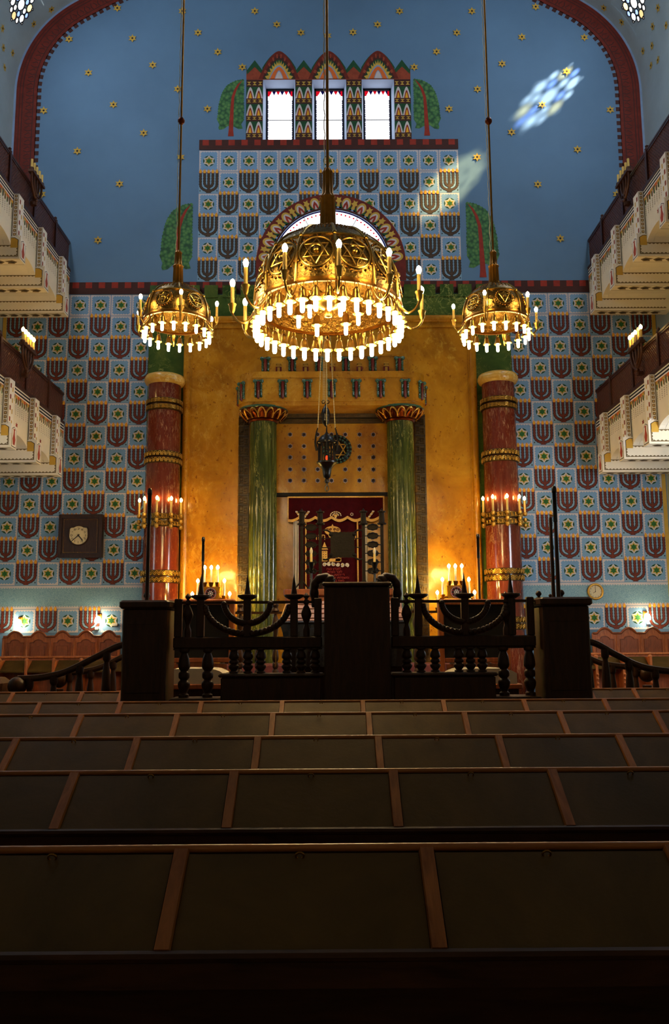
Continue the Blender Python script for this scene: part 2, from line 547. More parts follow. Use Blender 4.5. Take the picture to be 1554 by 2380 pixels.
def text_mb(body, size, fn, m, depth=0.004, align='CENTER'):
    """letters turned into a solid mesh; fn(u, v, w) -> world"""
    cu = bpy.data.curves.new('lettering', 'FONT')
    if any('א' <= c <= 'ת' for c in body): body = body[::-1]      # right-to-left writing, laid out glyph by glyph
    cu.body = body; cu.size = size; cu.align_x = align; cu.align_y = 'CENTER'
    cu.extrude = depth / 2; cu.resolution_u = 3
    o = bpy.data.objects.new('lettering', cu)
    COL.objects.link(o)
    dg = bpy.context.evaluated_depsgraph_get()
    me = o.evaluated_get(dg).to_mesh()
    vs = [fn(v.co.x, v.co.y, v.co.z + depth / 2) for v in me.vertices]
    fs = [tuple(p.vertices) for p in me.polygons]
    o.evaluated_get(dg).to_mesh_clear()
    bpy.data.objects.remove(o); bpy.data.curves.remove(cu)
    return vs, fs, m
def smooth_path(pts, k=6):
    P = [Vector(p) for p in pts]; out = []
    for i in range(len(P) - 1):
        p0, p1, p2, p3 = P[max(i - 1, 0)], P[i], P[i + 1], P[min(i + 2, len(P) - 1)]
        for j in range(k):
            t = j / k
            out.append(0.5 * ((2 * p1) + (p2 - p0) * t + (2 * p0 - 5 * p1 + 4 * p2 - p3) * t * t + (3 * p1 - p0 - 3 * p2 + p3) * t ** 3))
    out.append(P[-1])
    return [tuple(p) for p in out]

# ------------------------------------------------------------------ painted east wall
D = 21.5
def W(l):
    y = D - 0.0016 * l
    return lambda x, z: (x, y, z)
wall = MB()
# bare wall, in pieces around the window openings
WX = [(-1.789, -0.906), (-0.446, 0.485), (0.909, 1.793)]
WZ0, WZ1 = 14.93, 16.72
LC, LR, LB = (0.04, 11.35), 1.56, 10.9
def wq(x0, x1, z0, z1, m=SKY, l=0): wall.poly([(x0, z0), (x1, z0), (x1, z1), (x0, z1)], W(l), m)
wq(-8.6, 8.6, 0, 10.9); wq(-8.6, -1.95, 10.9, 13.4); wq(2.03, 8.6, 10.9, 13.4)
wq(-8.6, 8.6, 13.4, WZ0); wq(-8.6, 8.6, WZ1, 22.5)
xs = [-8.6] + [x for w in WX for x in w] + [8.6]
for i in range(0, len(xs), 2): wq(xs[i], xs[i + 1], WZ0, WZ1)
arc = [(LC[0] + LR * cos(t), LC[1] + LR * sin(t)) for t in [pi * i / 32 for i in range(33)]]
hole = [(LC[0] + LR, LB)] + arc + [(LC[0] - LR, LB)]
outer = []
for (x, z) in hole:
    if z <= LB + 1e-6: outer.append((2.03 if x > 0 else -1.95, LB))
    else:
        dx, dz = x - LC[0], z - LC[1]
        k = min((1.99 / abs(dx)) if abs(dx) > 1e-6 else 1e9, (2.05 / dz) if dz > 1e-6 else 1e9)
        outer.append((LC[0] + dx * k, LC[1] + dz * k))
for i in range(len(hole) - 1):
    wall.poly([hole[i], outer[i], outer[i + 1], hole[i + 1]], W(0), SKY)
for cxn in (1, -1):      # the two leftover corners of that bay
    cs = [p for p in outer if (p[0] - LC[0]) * cxn > 0]
    wall.poly([(LC[0] + cxn * 1.99, 13.4), max(cs, key=lambda p: abs(p[0] - LC[0]) * 10 + p[1]), min(cs, key=lambda p: abs(p[0] - LC[0]) - p[1] * 10)], W(0), SKY)

def star6(cx, cz, r, ri=0.577, rot=pi / 2):
    return [(cx + (r if k % 2 == 0 else r * ri) * cos(rot + k * pi / 6), cz + (r if k % 2 == 0 else r * ri) * sin(rot + k * pi / 6)) for k in range(12)]
def disc(cx, cz, r, n=24): return [(cx + r * cos(2 * pi * k / n), cz + r * sin(2 * pi * k / n)) for k in range(n)]
def zigrect(x0, x1, z0, z1, nx, nz, d):
    p = []
    def edge(ax, az, bx, bz, n, ox, oz):
        for k in range(n):
            t = k / n; p.append((ax + (bx - ax) * t, az + (bz - az) * t))
            t = (k + .5) / n; p.append((ax + (bx - ax) * t + ox, az + (bz - az) * t + oz))
    edge(x0, z0, x1, z0, nx, 0, d); edge(x1, z0, x1, z1, nz, -d, 0); edge(x1, z1, x0, z1, nx, 0, -d); edge(x0, z1, x0, z0, nz, d, 0)
    return p
def star_tile(x0, z0, w, h):
    g = 0.008
    wall.poly([(x0 + g, z0 + g), (x0 + w - g, z0 + g), (x0 + w - g, z0 + h - g), (x0 + g, z0 + h - g)], W(2), CREAM)
    i = w * 0.062
    wall.poly(zigrect(x0 + i, x0 + w - i, z0 + i, z0 + h - i, 7, 8, w * 0.055), W(3), TILE)
    cx, cz = x0 + w / 2, z0 + h / 2
    wall.poly(disc(cx, cz, w * 0.29), W(4), DKGREEN)
    wall.poly(star6(cx, cz, w * 0.305, 0.68), W(5), CREAM)
    wall.poly(star6(cx, cz, w * 0.238, 0.62), W(6), GOLDP)
    wall.poly(star6(cx, cz, w * 0.165), W(7), GREEN)
def menorah_tile(x0, z0, w, h, body):
    g = 0.006
    wall.poly([(x0 + g, z0 + g), (x0 + w - g, z0 + g), (x0 + w - g, z0 + h - g), (x0 + g, z0 + h - g)], W(1), TEAL)
    U = lambda u, v: (x0 + u * w, z0 + v * h)
    arms = []
    for sg in (-1, 1):
        arms.append([U(.5 + sg * .41, .93 - .51 * k / 8) for k in range(9)] + [U(.5 + sg * .41 * cos(a), .42 - .30 * sin(a)) for a in [pi / 2 * k / 10 for k in range(1, 11)]])
        arms.append([U(.5 + sg * .205, .93 - .43 * k / 7) for k in range(8)] + [U(.5 + sg * .205 * cos(a), .50 - .2 * sin(a)) for a in [pi / 2 * k / 6 for k in range(1, 7)]])
    arms.append([U(.5, .93 - .88 * k / 14) for k in range(15)])
    bw = w * 0.098
    for ia, a in enumerate(arms):
        b = [a[0]]
        for i in range(1, len(a)):
            b += [((a[i - 1][0] + a[i][0]) / 2, (a[i - 1][1] + a[i][1]) / 2), a[i]]
        wall.strip(b, [bw * 1.66 if k % 4 == 0 else bw * 1.34 for k in range(len(b))], W(3 + .12 * ia), BLACK)
        wall.strip(b, [bw * (0.98 if k % 4 != 0 else 0.84) for k in range(len(b))], W(4 + .12 * ia), body)
    wall.poly([U(.36, .02), U(.64, .02), U(.60, .07), U(.40, .07)], W(5), body)
    for u in (.08, .92): wall.poly(star6(*U(u, .12), w * .048, .45), W(3), BLACK)
    us = [.5 - .41, .5 - .205, .5, .705, .91]
    for k in range(4):
        um = (us[k] + us[k + 1]) / 2
        wall.poly([U(um - .10, 1.03), U(um - .04, .985), U(um + .04, .985), U(um + .10, 1.03), U(um, 1.06)], W(8), CREAM)
    for u in us:
        for (r, t, b0, m, l) in ((.075, 1.13, .925, ORANGE, 9), (.052, 1.10, .935, FLAME, 10)):
            wall.poly([U(u - r * .7, b0), U(u + r * .7, b0), U(u + r, b0 + .05), U(u + r * .75, b0 + .11), U(u, t), U(u - r * .75, b0 + .11), U(u - r, b0 + .05)], W(l), m)
def tile(x0, z0, w, h, men, body):
    (menorah_tile(x0, z0, w, h, body) if men else star_tile(x0, z0, w, h))
PW, PH = 0.5425, 0.587
for sg in (-1, 1):
    xa, xb = (-8.45, -4.66) if sg < 0 else (4.66, 8.45)
    wall.poly([(xa, 2.915), (xb, 2.915), (xb, 10.55), (xa, 10.55)], W(0.5), TILED)
    for c in range(-3, 4):
        x0 = -6.825 + c * PW if sg < 0 else 6.825 - (c + 1) * PW
        for r in range(13):
            tile(x0, 2.915 + r * PH, PW, PH, (c + r) % 2 == 0 and r < 12, MENRED)
        tile(x0, 1.735, PW, PH, (c - 1) % 2 == 0, MENRED)
    # mosaic strip with toothed cream edges, yellow jamb line by the side wall
    wall.poly([(xa, 2.325), (xb, 2.325), (xb, 2.912), (xa, 2.912)], W(1), MOSAIC)
    n = 60; st = (xb - xa) / n
    for (z, dz) in ((2.905, -1), (2.33, 1)):
        wall.poly([(xa, z), (xb, z), (xb, z + dz * .04), (xa, z + dz * .04)], W(2), CREAM)
        for k in range(n):
            wall.poly([(xa + k * st, z + dz * .04), (xa + (k + 1) * st, z + dz * .04), (xa + (k + .5) * st, z + dz * .075)], W(2), CREAM)
    xj = sg * 8.5
    wall.poly([(xj - .05, 1.7), (xj + .05, 1.7), (xj + .05, 10.5), (xj - .05, 10.5)], W(2), GOLDP)
# upper block of tiles
UW, UH = 7.0 / 13, 3.73 / 6
def in_lunette(x0, z0, w, h):
    cx = min(max(LC[0], x0), x0 + w); cz = min(max(LC[1], z0), z0 + h)
    far = max(sqrt((x - LC[0]) ** 2 + (max(z - LC[1], 0)) ** 2) for x in (x0, x0 + w) for z in (z0, z0 + h))
    return far < 1.98
for c in range(13):
    for r in range(6):
        x0, z0 = -3.5 + c * UW, 14.625 - (r + 1) * UH
        if in_lunette(x0, z0, UW, UH): continue
        near = sqrt((min(max(LC[0], x0), x0 + UW) - LC[0]) ** 2 + max(min(max(LC[1], z0), z0 + UH) - LC[1], 0) ** 2)
        start = len(wall.f)
        wall.poly([(x0, z0), (x0 + UW, z0), (x0 + UW, z0 + UH), (x0, z0 + UH)], W(0.5), TILED)
        tile(x0, z0, UW, UH, r >= 1 and (c + r) % 2 == 1, OLIVE)
        if near < 1.75:                       # tiles cut by the arch: keep only what lies outside it
            dx, dz = x0 + UW / 2 - LC[0], max(z0 + UH / 2 - LC[1], 0.0)
            l = sqrt(dx * dx + dz * dz); dx /= l; dz /= l
            fs, ms, sm = wall.f[start:], wall.m[start:], wall.sm[start:]
            del wall.f[start:], wall.m[start:], wall.sm[start:]
            for f, mm, s_ in zip(fs, ms, sm):
                P_ = [wall.v[i] for i in f]; out = []
                sd_ = [(p[0] - LC[0]) * dx + (p[2] - LC[1]) * dz - 1.76 for p in P_]
                for i in range(len(P_)):
                    p, q, a_, b_ = P_[i - 1], P_[i], sd_[i - 1], sd_[i]
                    if (a_ >= 0) != (b_ >= 0):
                        t = a_ / (a_ - b_); out.append(tuple(p[k] + (q[k] - p[k]) * t for k in range(3)))
                    if b_ >= 0: out.append(q)
                if len(out) >= 3:
                    o_ = len(wall.v); wall.v += out
                    wall.f.append(list(range(o_, o_ + len(out)))); wall.m.append(mm); wall.sm.append(s_)
# dark borders with red squares
for (xa, xb, z0, z1) in ((-6.85, 6.85, 10.555, 10.885), (-3.5, 3.5, 14.635, 14.925)):
    wall.poly([(xa, z0), (xb, z0), (xb, z1), (xa, z1)], W(11), DKBROWN)
    n = int((xb - xa) / 0.336)
    for k in range(n):
        x = xa + (k + .5) * (xb - xa) / n
        wall.poly([(x - .085, z1 - .165), (x + .085, z1 - .165), (x + .085, z1 - .003), (x - .085, z1 - .003)], W(12), RED)
# lunette surround
def ring(r0, r1, a0, a1, n, l, m):
    for k in range(n):
        t0, t1 = a0 + (a1 - a0) * k / n, a0 + (a1 - a0) * (k + 1) / n
        wall.poly([(LC[0] + r * cos(t), LC[1] + r * sin(t)) for r, t in ((r0, t0), (r1, t0), (r1, t1), (r0, t1))], W(l), m)
ring(LR + .022, 1.985, 0, pi, 48, 13, ARCHRED)
ring(LR, LR + .022, 0, pi, 48, 13, BLACK)
for sx in (-1, 1):
    wall.poly([(LC[0] + sx * LR, LB), (LC[0] + sx * 1.985, LB), (LC[0] + sx * 1.985, LC[1]), (LC[0] + sx * LR, LC[1])], W(13), ARCHRED)
NM = 13
for k in range(NM):
    a = pi * (k + .5) / NM
    e = Vector((cos(a), sin(a))); t = Vector((-sin(a), cos(a)))
    def L(u, v): p = Vector(LC) + e * (LR + .04 + v) + t * u; return (p.x, p.y)
    def oval(ru, v0, v1, n=18): return [L(ru * sin(2 * pi * i / n), (v0 + v1) / 2 - (v1 - v0) / 2 * cos(2 * pi * i / n)) for i in range(n)]
    wall.poly([L(-.17, .0), L(.17, .0), L(.15, .13), L(.0, .30), L(-.15, .13)], W(14), DKGREEN)
    wall.poly(oval(.125, .01, .33), W(15), GOLDP)
    wall.poly(oval(.09, .0, .27), W(16), CREAM)
    wall.poly([L(-.075, .02), L(.075, .02), L(.06, .13), L(0, .24), L(-.06, .13)], W(17), RED)
    wall.poly([L(-.03, .02), L(.03, .02), L(0, .13)], W(18), CREAM)
    a = pi * (k + 1) / NM
    if k < NM - 1:
        e = Vector((cos(a), sin(a))); t = Vector((-sin(a), cos(a)))
        wall.poly([L(-.05, .05), L(.05, .05), L(.03, .16), L(.09, .20), L(.045, .25), L(.06, .32), L(0, .29), L(-.06, .32), L(-.045, .25), L(-.09, .20), L(-.03, .16)], W(15), GOLDP)
        wall.poly([L(-.11, 0), L(.11, 0), L(0, .09)], W(14), GREYBL)
# painted city gate around the three top windows
FX = 2.245
base = [(-FX, 16.70)]
prof = [(-2.245, 17.16)]
cen = [-1.352, 0.01, 1.362]
def ogive(cx, hw, z0, z1, n=14):
    return [(cx + hw * (2 * k / n - 1), z0 + (z1 - z0) * (1 - abs(2 * k / n - 1) ** 1.75)) for k in range(n + 1)]
spk = [-2.02, -0.675, 0.69, 2.02]
def crown(dz, grow):
    p = [(-FX - (0.02 if dz > 0 else 0), 17.12 + dz)]
    for i in range(4):
        p += [(spk[i] - .21, 16.99 + dz), (spk[i], 17.29 + dz * 1.6), (spk[i] + .21, 16.99 + dz)]
        if i < 3:
            p += ogive(cen[i], .44 + grow, 17.06 + dz, 17.55, 14)
    p.append((FX + (0.02 if dz > 0 else 0), 17.12 + dz))
    return [(-FX, 16.70)] + p + [(FX, 16.70)]
pp = crown(0.0, 0.02)
wall.poly(list(reversed(pp)), W(3), DKGREEN)
pp = crown(-0.13, 0.0)
pp = [(min(max(x, -FX), FX), z) for x, z in pp]
wall.poly(list(reversed(pp)), W(4), BRICK)
for c in cen:
    wall.poly(ogive(c, .56, 16.72, 17.56, 24), W(5), ARCHRED)
    wall.poly(ogive(c, .46, 16.72, 17.40, 24), W(6), DKBROWN)
    o = ogive(c, .50, 16.72, 17.48, 26)
    for k in range(2, 25, 3):
        a, b = o[k], o[min(k + 1, 26)]
        q = lambda p, s: (c + (p[0] - c) * s, 16.72 + (p[1] - 16.72) * s)
        wall.poly([q(a, .84), q(b, .84), q(b, 1.0), q(a, 1.0)], W(7), BRICK)
    wall.poly(ogive(c, .40, 16.72, 17.30, 20), W(8), DKGREEN)
    n = 26; o = ogive(c, .33, 16.72, 17.16, n); sb = []
    for k in range(n + 1):
        s = 1.27 if k % 2 == 1 else 1.0
        sb.append((c + (o[k][0] - c) * s, 16.72 + (o[k][1] - 16.72) * s))
    wall.poly(sb, W(9), GOLDP)
    wall.poly(ogive(c, .275, 16.72, 17.13, 18), W(10), GREYBL)
    wall.poly(ogive(c, .245, 16.72, 17.08, 12), W(11), ORANGE)
    wall.poly(ogive(c, .12, 16.72, 16.97, 10), W(12), GREYBL)
    wall.poly(ogive(c, .10, 16.72, 16.94, 10), W(13), CREAM)
pil = [(-FX, -1.789), (-.906, -.446), (.485, .909), (1.793, FX)]
for (xa, xb) in pil:
    wall.poly([(xa, 14.93), (xb, 14.93), (xb, 16.70), (xa, 16.70)], W(3), DKBROWN)
    w = xb - xa
    zt = 16.70
    def gems(z0, z1):
        for k in range(3):
            cx = xa + w * (k + .5) / 3; hw = w / 6 * .8; zm = (z0 + z1) / 2
            wall.poly([(cx - hw, z1), (cx, zm), (cx + hw, z1)], W(4), GOLDP)
            wall.poly([(cx - hw, z0), (cx + hw, z0), (cx, zm)], W(4), GOLDP)
    gems(16.54, 16.64)
    z = 16.49
    for t in range(3):
        h = 0.345
        wall.poly([(xa, z - h), (xb, z - h), (xb, z), (xa, z)], W(4), DKGREEN)
        for k in range(2):
            cx = xa + w * (k + .5) / 2
            wall.poly(ogive(cx, w * .245, z - h, z - .01, 12), W(5), CREAM)
            wall.poly(ogive(cx, w * .15, z - h, z - .11, 12), W(6), RED)
            wall.poly(ogive(cx, w * .085, z - h, z - .18, 8), W(7), FLAME)
        gems(z - h - .115, z - h - .035)
        z -= h + .165
# painted cypress trees, one outline at two sizes, mirrored on the right
_TP = [(945, 140), (950, 300), (948, 600), (946, 900), (960, 1100), (955, 1400), (952, 1560), (880, 1680), (930, 1830), (800, 1850), (640, 1765),
       (440, 1740), (300, 1850), (165, 1870), (135, 1800), (165, 1690), (90, 1530), (120, 1350), (125, 1200), (140, 1030), (180, 850), (215, 700), (270, 550), (400, 350), (550, 250), (720, 175)]
def tree(x_right, z_top, sx, sz, mirror):
    def T(p):
        x = x_right + (p[0] - 945) * sx; z = z_top - (p[1] - 140) * sz
        return (-x + 0.015 if mirror else x, z)
    out = []
    n = len(_TP)
    for i in range(n):
        a, b = _TP[i], _TP[(i + 1) % n]
        l = sqrt((b[0] - a[0]) ** 2 + (b[1] - a[1]) ** 2); k = max(1, int(l / 75))
        sc = i not in (6, 7, 8, 9, 10, 11, 12, 13, 14, 15)
        for j in range(k):
            t = j / k
            out.append((a[0] + (b[0] - a[0]) * t, a[1] + (b[1] - a[1]) * t))
            if sc:
                t = (j + .5) / k
                nx, ny = (b[1] - a[1]) / l, -(b[0] - a[0]) / l
                out.append((a[0] + (b[0] - a[0]) * t + nx * 22, a[1] + (b[1] - a[1]) * t + ny * 22))
    wall.poly([T(p) for p in out], W(3), LEAF)
    tr = [(545, 2090), (545, 1900), (560, 1500), (575, 1100), (600, 750), (680, 500), (770, 330), (900, 170)]
    wd = [190, 150, 125, 105, 92, 80, 62, 8]
    wall.strip([T(p) for p in tr], [v * sx for v in wd], W(4), RED)
tree(at(447, 473, D)[0], at(447, 473, D)[2], .000975, .001085, False)
tree(at(447, 473, D)[0], at(447, 473, D)[2], .000975, .001085, True)
tree(at(566, 185, D)[0], at(566, 185, D)[2], .00083, .00086, False)
tree(at(566, 185, D)[0], at(566, 185, D)[2], .00083, .00086, True)
# painted stars
for p in [(273, 20), (424, 27), (592, 27), (928, 27), (1096, 27), (1244, 17), (643, 58), (877, 58), (699, 77), (761, 84), (820, 76), (460, 77), (1061, 77),
          (308, 90), (161, 92), (1212, 87), (1357, 88), (506, 122), (1014, 121), (355, 152), (1166, 149), (563, 157), (962, 157), (206, 170), (1316, 167),
          (413, 208), (1109, 208), (264, 244), (482, 254), (1043, 254), (1259, 244), (102, 258), (1417, 256), (334, 310), (1188, 308), (180, 352), (1341, 348),
          (420, 366), (1108, 366), (278, 428), (1249, 429), (1432, 452), (228, 559), (1301, 555), (98, 452)]:
    x, _, z = at(p[0], p[1], D)
    wall.poly(star6(x, z, .125, .5), W(15), GOLDP)
    wall.poly(disc(x, z, .03, 8), W(16), BLACK)
# painted arch border along the vault
ACX, ACZ = 5.37, 16.39
TE = radians(58)
def crest(r, n=16):
    x0, z0 = ACX + r * cos(TE), ACZ + r * sin(TE); m = 1 / math.tan(TE)
    return [(x0 - x0 * k / n, z0 + m * x0 * k / n - m / (2 * x0) * (x0 * k / n) ** 2) for k in range(1, n + 1)]
def arch(r, side): 
    p = [(side * (ACX + r), z) for z in (12.0, 13.0, 14.0, 15.0, 16.0)]
    p += [(side * (ACX + r * cos(t)), ACZ + r * sin(t)) for t in [TE * k / 24 for k in range(25)]]
    p += [(side * x, z) for x, z in crest(r)]
    return p
for sd in (-1, 1):
    for (r0, r1, m, l) in ((3.14, 3.22, GREYBL, 2), (2.56, 3.14, ARCHRED, 3), (2.66, 2.685, DKBROWN, 4), (2.95, 2.975, DKBROWN, 4), (3.03, 3.05, DKBROWN, 4)):
        a, b = arch(r0, sd), arch(r1, sd)
        for k in range(len(a) - 1): wall.poly([a[k], b[k], b[k + 1], a[k + 1]], W(l), m)
    def dent(c, e, t):
        q = [(c[0] + e[0] * u + t[0] * v, c[1] + e[1] * u + t[1] * v) for u, v in ((.02, -.06), (-.10, -.06), (-.10, .06), (.02, .06))]
        wall.poly(q, W(3), DKBROWN)
        q = [(c[0] + e[0] * u + t[0] * v, c[1] + e[1] * u + t[1] * v) for u, v in ((.14, -.07), (.20, -.03), (.30, -.09), (.31, -.07), (.20, .0), (.15, -.05))]
        wall.poly(q, W(4), DKBROWN)
        q = [(c[0] + e[0] * u + t[0] * v, c[1] + e[1] * u + t[1] * v) for u, v in ((.12, .05), (.22, .02), (.32, .06), (.32, .085), (.22, .045), (.12, .075))]
        wall.poly(q, W(4), DKBROWN)
    ap = arch(2.56, sd); run = 0.1
    for k in range(len(ap) - 1):
        a, b = Vector(ap[k]), Vector(ap[k + 1]); l = (b - a).length; t = (b - a) / l
        e = Vector((t.y, -t.x)) * sd
        while run < l:
            c = a + t * run; dent((c.x, c.y), (e.x, e.y), (t.x, t.y)); run += .205
        run -= l
struct('wall_back', wall, 'blue painted east wall with gold stars, menorah and star tiles and a red arch border')

# ------------------------------------------------------------------ windows of the east wall
def rect_window(n, x0, x1):
    b = MB(); s = .055; y1 = D + .45
    z0, z1 = WZ0, WZ1
    for (a, c) in (((x0, z0), (x0, z1)), ((x1, z0), (x1, z1))):
        k = s if a[0] == x0 else -s
        b.add([(a[0], D, a[1]), (c[0], D, c[1]), (c[0] + k, y1, c[1]), (a[0] + k, y1, a[1])], [(0, 1, 2, 3)], REVEAL)
    b.add([(x0, D, z1), (x1, D, z1), (x1, y1, z1), (x0, y1, z1)], [(0, 1, 2, 3)], REVEAL)
    b.add([(x0, D, z0), (x1, D, z0), (x1, y1, z0), (x0, y1, z0)], [(0, 1, 2, 3)], REVEAL)
    o = struct('window_%d' % n, b, 'tall narrow window of bright stained glass in the painted gate')
    x0 += s; x1 -= s
    f = MB()
    f.box(x0 - .03, x0 + .045, y1 - .03, y1 + .05, z0, z1, LEAD); f.box(x1 - .045, x1 + .03, y1 - .03, y1 + .05, z0, z1, LEAD)
    f.box(x0, x1, y1 - .03, y1 + .05, z1 - .05, z1 + .03, LEAD); f.box(x0, x1, y1 - .03, y1 + .05, z0 - .03, z0 + .02, LEAD)
    f.box(x0, x1, y1 - .01, y1 + .03, z0 + .86, z0 + .868, LEAD)
    make('window_frame', f, o)
    g = MB(); G = lambda l: (lambda x, z: (x, y1 + .02 - .002 * l, z))
    g.box(x0, x1, y1 + .02, y1 + .035, z0, z1, SKYGL)
    n_ = 6; w = (x1 - x0 - .09) / n_; xa = x0 + .045
    for k in range(n_):
        g.poly([(xa + k * w, z1 - .05), (xa + (k + 1) * w, z1 - .05), (xa + (k + .5) * w, z1 - .17)], G(1), REDGL if k % 2 == 0 else BLUGL)
    g.poly([(xa, z1 - .12), (xa + .07, z1 - .05), (xa, z1 - .05)], G(2), REDGL)
    for sx, xe in ((1, x0 + .045), (-1, x1 - .045)):
        g.poly([(xe, z1 - .05), (xe + sx * .05, z1 - .05), (xe + sx * .05, z1 - .2), (xe, z1 - .2)], G(3), REDGL)
        for k in range(11):
            z = z0 + .06 + k * .135
            g.poly([(xe, z - .065), (xe + sx * .022, z - .045), (xe + sx * .01, z), (xe + sx * .022, z + .045), (xe, z + .065)], G(2), BLUGL)
    make('glass', g, o)
for i, (a, b) in enumerate(WX): rect_window(i + 1, a, b)
b = MB(); y1 = D + .05
h2 = [(LC[0] + (x - LC[0]), z) for x, z in hole]
for i in range(len(hole) - 1):
    a, c = hole[i], hole[i + 1]
    b.add([(a[0], D, a[1]), (c[0], D, c[1]), (c[0], y1, c[1]), (a[0], y1, a[1])], [(0, 1, 2, 3)], REVEAL)
b.add([(hole[0][0], D, LB), (hole[-1][0], D, LB), (hole[-1][0], y1, LB), (hole[0][0], y1, LB)], [(0, 1, 2, 3)], REVEAL)
lun = struct('window_4', b, 'half-round stained glass window behind the big chandelier')
g = MB(); g.prism(hole, lambda x, z, d: (x, y1 + d, z), .02, SKYGL)
G = lambda l: (lambda x, z: (x, y1 - .003 * l, z))
for k in range(40):
    t0, t1 = pi * k / 40, pi * (k + 1) / 40
    g.poly([(LC[0] + r * cos(t), LC[1] + r * sin(t)) for r, t in ((1.56, t0), (1.56, t1), (1.525, t1), (1.525, t0))], G(1), BLUGL)
    tm = (t0 + t1) / 2
    g.poly(disc(LC[0] + 1.46 * cos(tm), LC[1] + 1.46 * sin(tm), .026, 8), G(1), REDGL)
make('glass', g, lun)
g = MB()
for t in [radians(a) for a in (30, 62, 90, 118, 150)]:
    g.tube([(LC[0] + .3 * cos(t), y1 - .02, LC[1] + .3 * sin(t)), (LC[0] + 1.56 * cos(t), y1 - .02, LC[1] + 1.56 * sin(t))], .009, LEAD, 6)
make('glazing_bar', g, lun)

# ------------------------------------------------------------------ vault, side walls, floor
Y0 = -4.2
WINS = [(20.4, 0.62), (18.95, 0.62)]        # rosette windows in view: centre along the nave, half size
TH0, TH1 = radians(21.5), radians(43.5)
vp = []
for k in range(49): vp.append((ACX + 3.2 * cos(TE * k / 48), ACZ + 3.2 * sin(TE * k / 48), TE * k / 48))
for x, z in crest(3.2): vp.append((x, z, 9))
ths = sorted(set([p[2] for p in vp if p[2] < 3] + [TH0, TH1]))
vp = [(ACX + 3.2 * cos(t), ACZ + 3.2 * sin(t), t) for t in ths] + [p for p in vp if p[2] > 3]
vm = MB()
ys = sorted(set([Y0, D] + [y + s * h for y, h in WINS for s in (-1, 1)]))
for sd in (-1, 1):
    for i in range(len(vp) - 1):
        for j in range(len(ys) - 1):
            tm, ym = (vp[i][2] + vp[i + 1][2]) / 2, (ys[j] + ys[j + 1]) / 2
            if vp[i + 1][2] < 3 and TH0 < tm < TH1 and any(abs(ym - y) < h for y, h in WINS): continue
            a, b = vp[i], vp[i + 1]
            vm.add([(sd * a[0], ys[j], a[1]), (sd * a[0], ys[j + 1], a[1]), (sd * b[0], ys[j + 1], b[1]), (sd * b[0], ys[j], b[1])], [(0, 1, 2, 3) if sd < 0 else (3, 2, 1, 0)], VAULT, True)
for sd in (-1, 1):                       # stars on the vault, laid on the plaster
    for (yy, th) in ((21.0, 14), (20.75, 3), (20.3, -0.01), (20.5, 10), (19.6, 8), (20.2, 16), (19.7, 18.5), (21.2, 34), (21.3, 46), (20.6, 52)):
        t = radians(th); c = Vector((sd * (ACX + 3.19 * cos(t)), yy, ACZ + 3.19 * sin(t)))
        e1 = Vector((0, 1, 0)); e2 = Vector((-sd * sin(t), 0, cos(t)))
        for (r, m, o_) in ((.12, GOLDP, 0), (.03, BLACK, .004)):
            nv = Vector((-sd * cos(t), 0, -sin(t))) * o_
            pts = star6(0, 0, r, .5) if m is GOLDP else disc(0, 0, r, 8)
            vm.add([tuple(c + nv + e1 * u + e2 * v) for u, v in pts], [tuple(range(len(pts)))], m)
struct('ceiling', vm, 'pale blue barrel vault with gold stars')
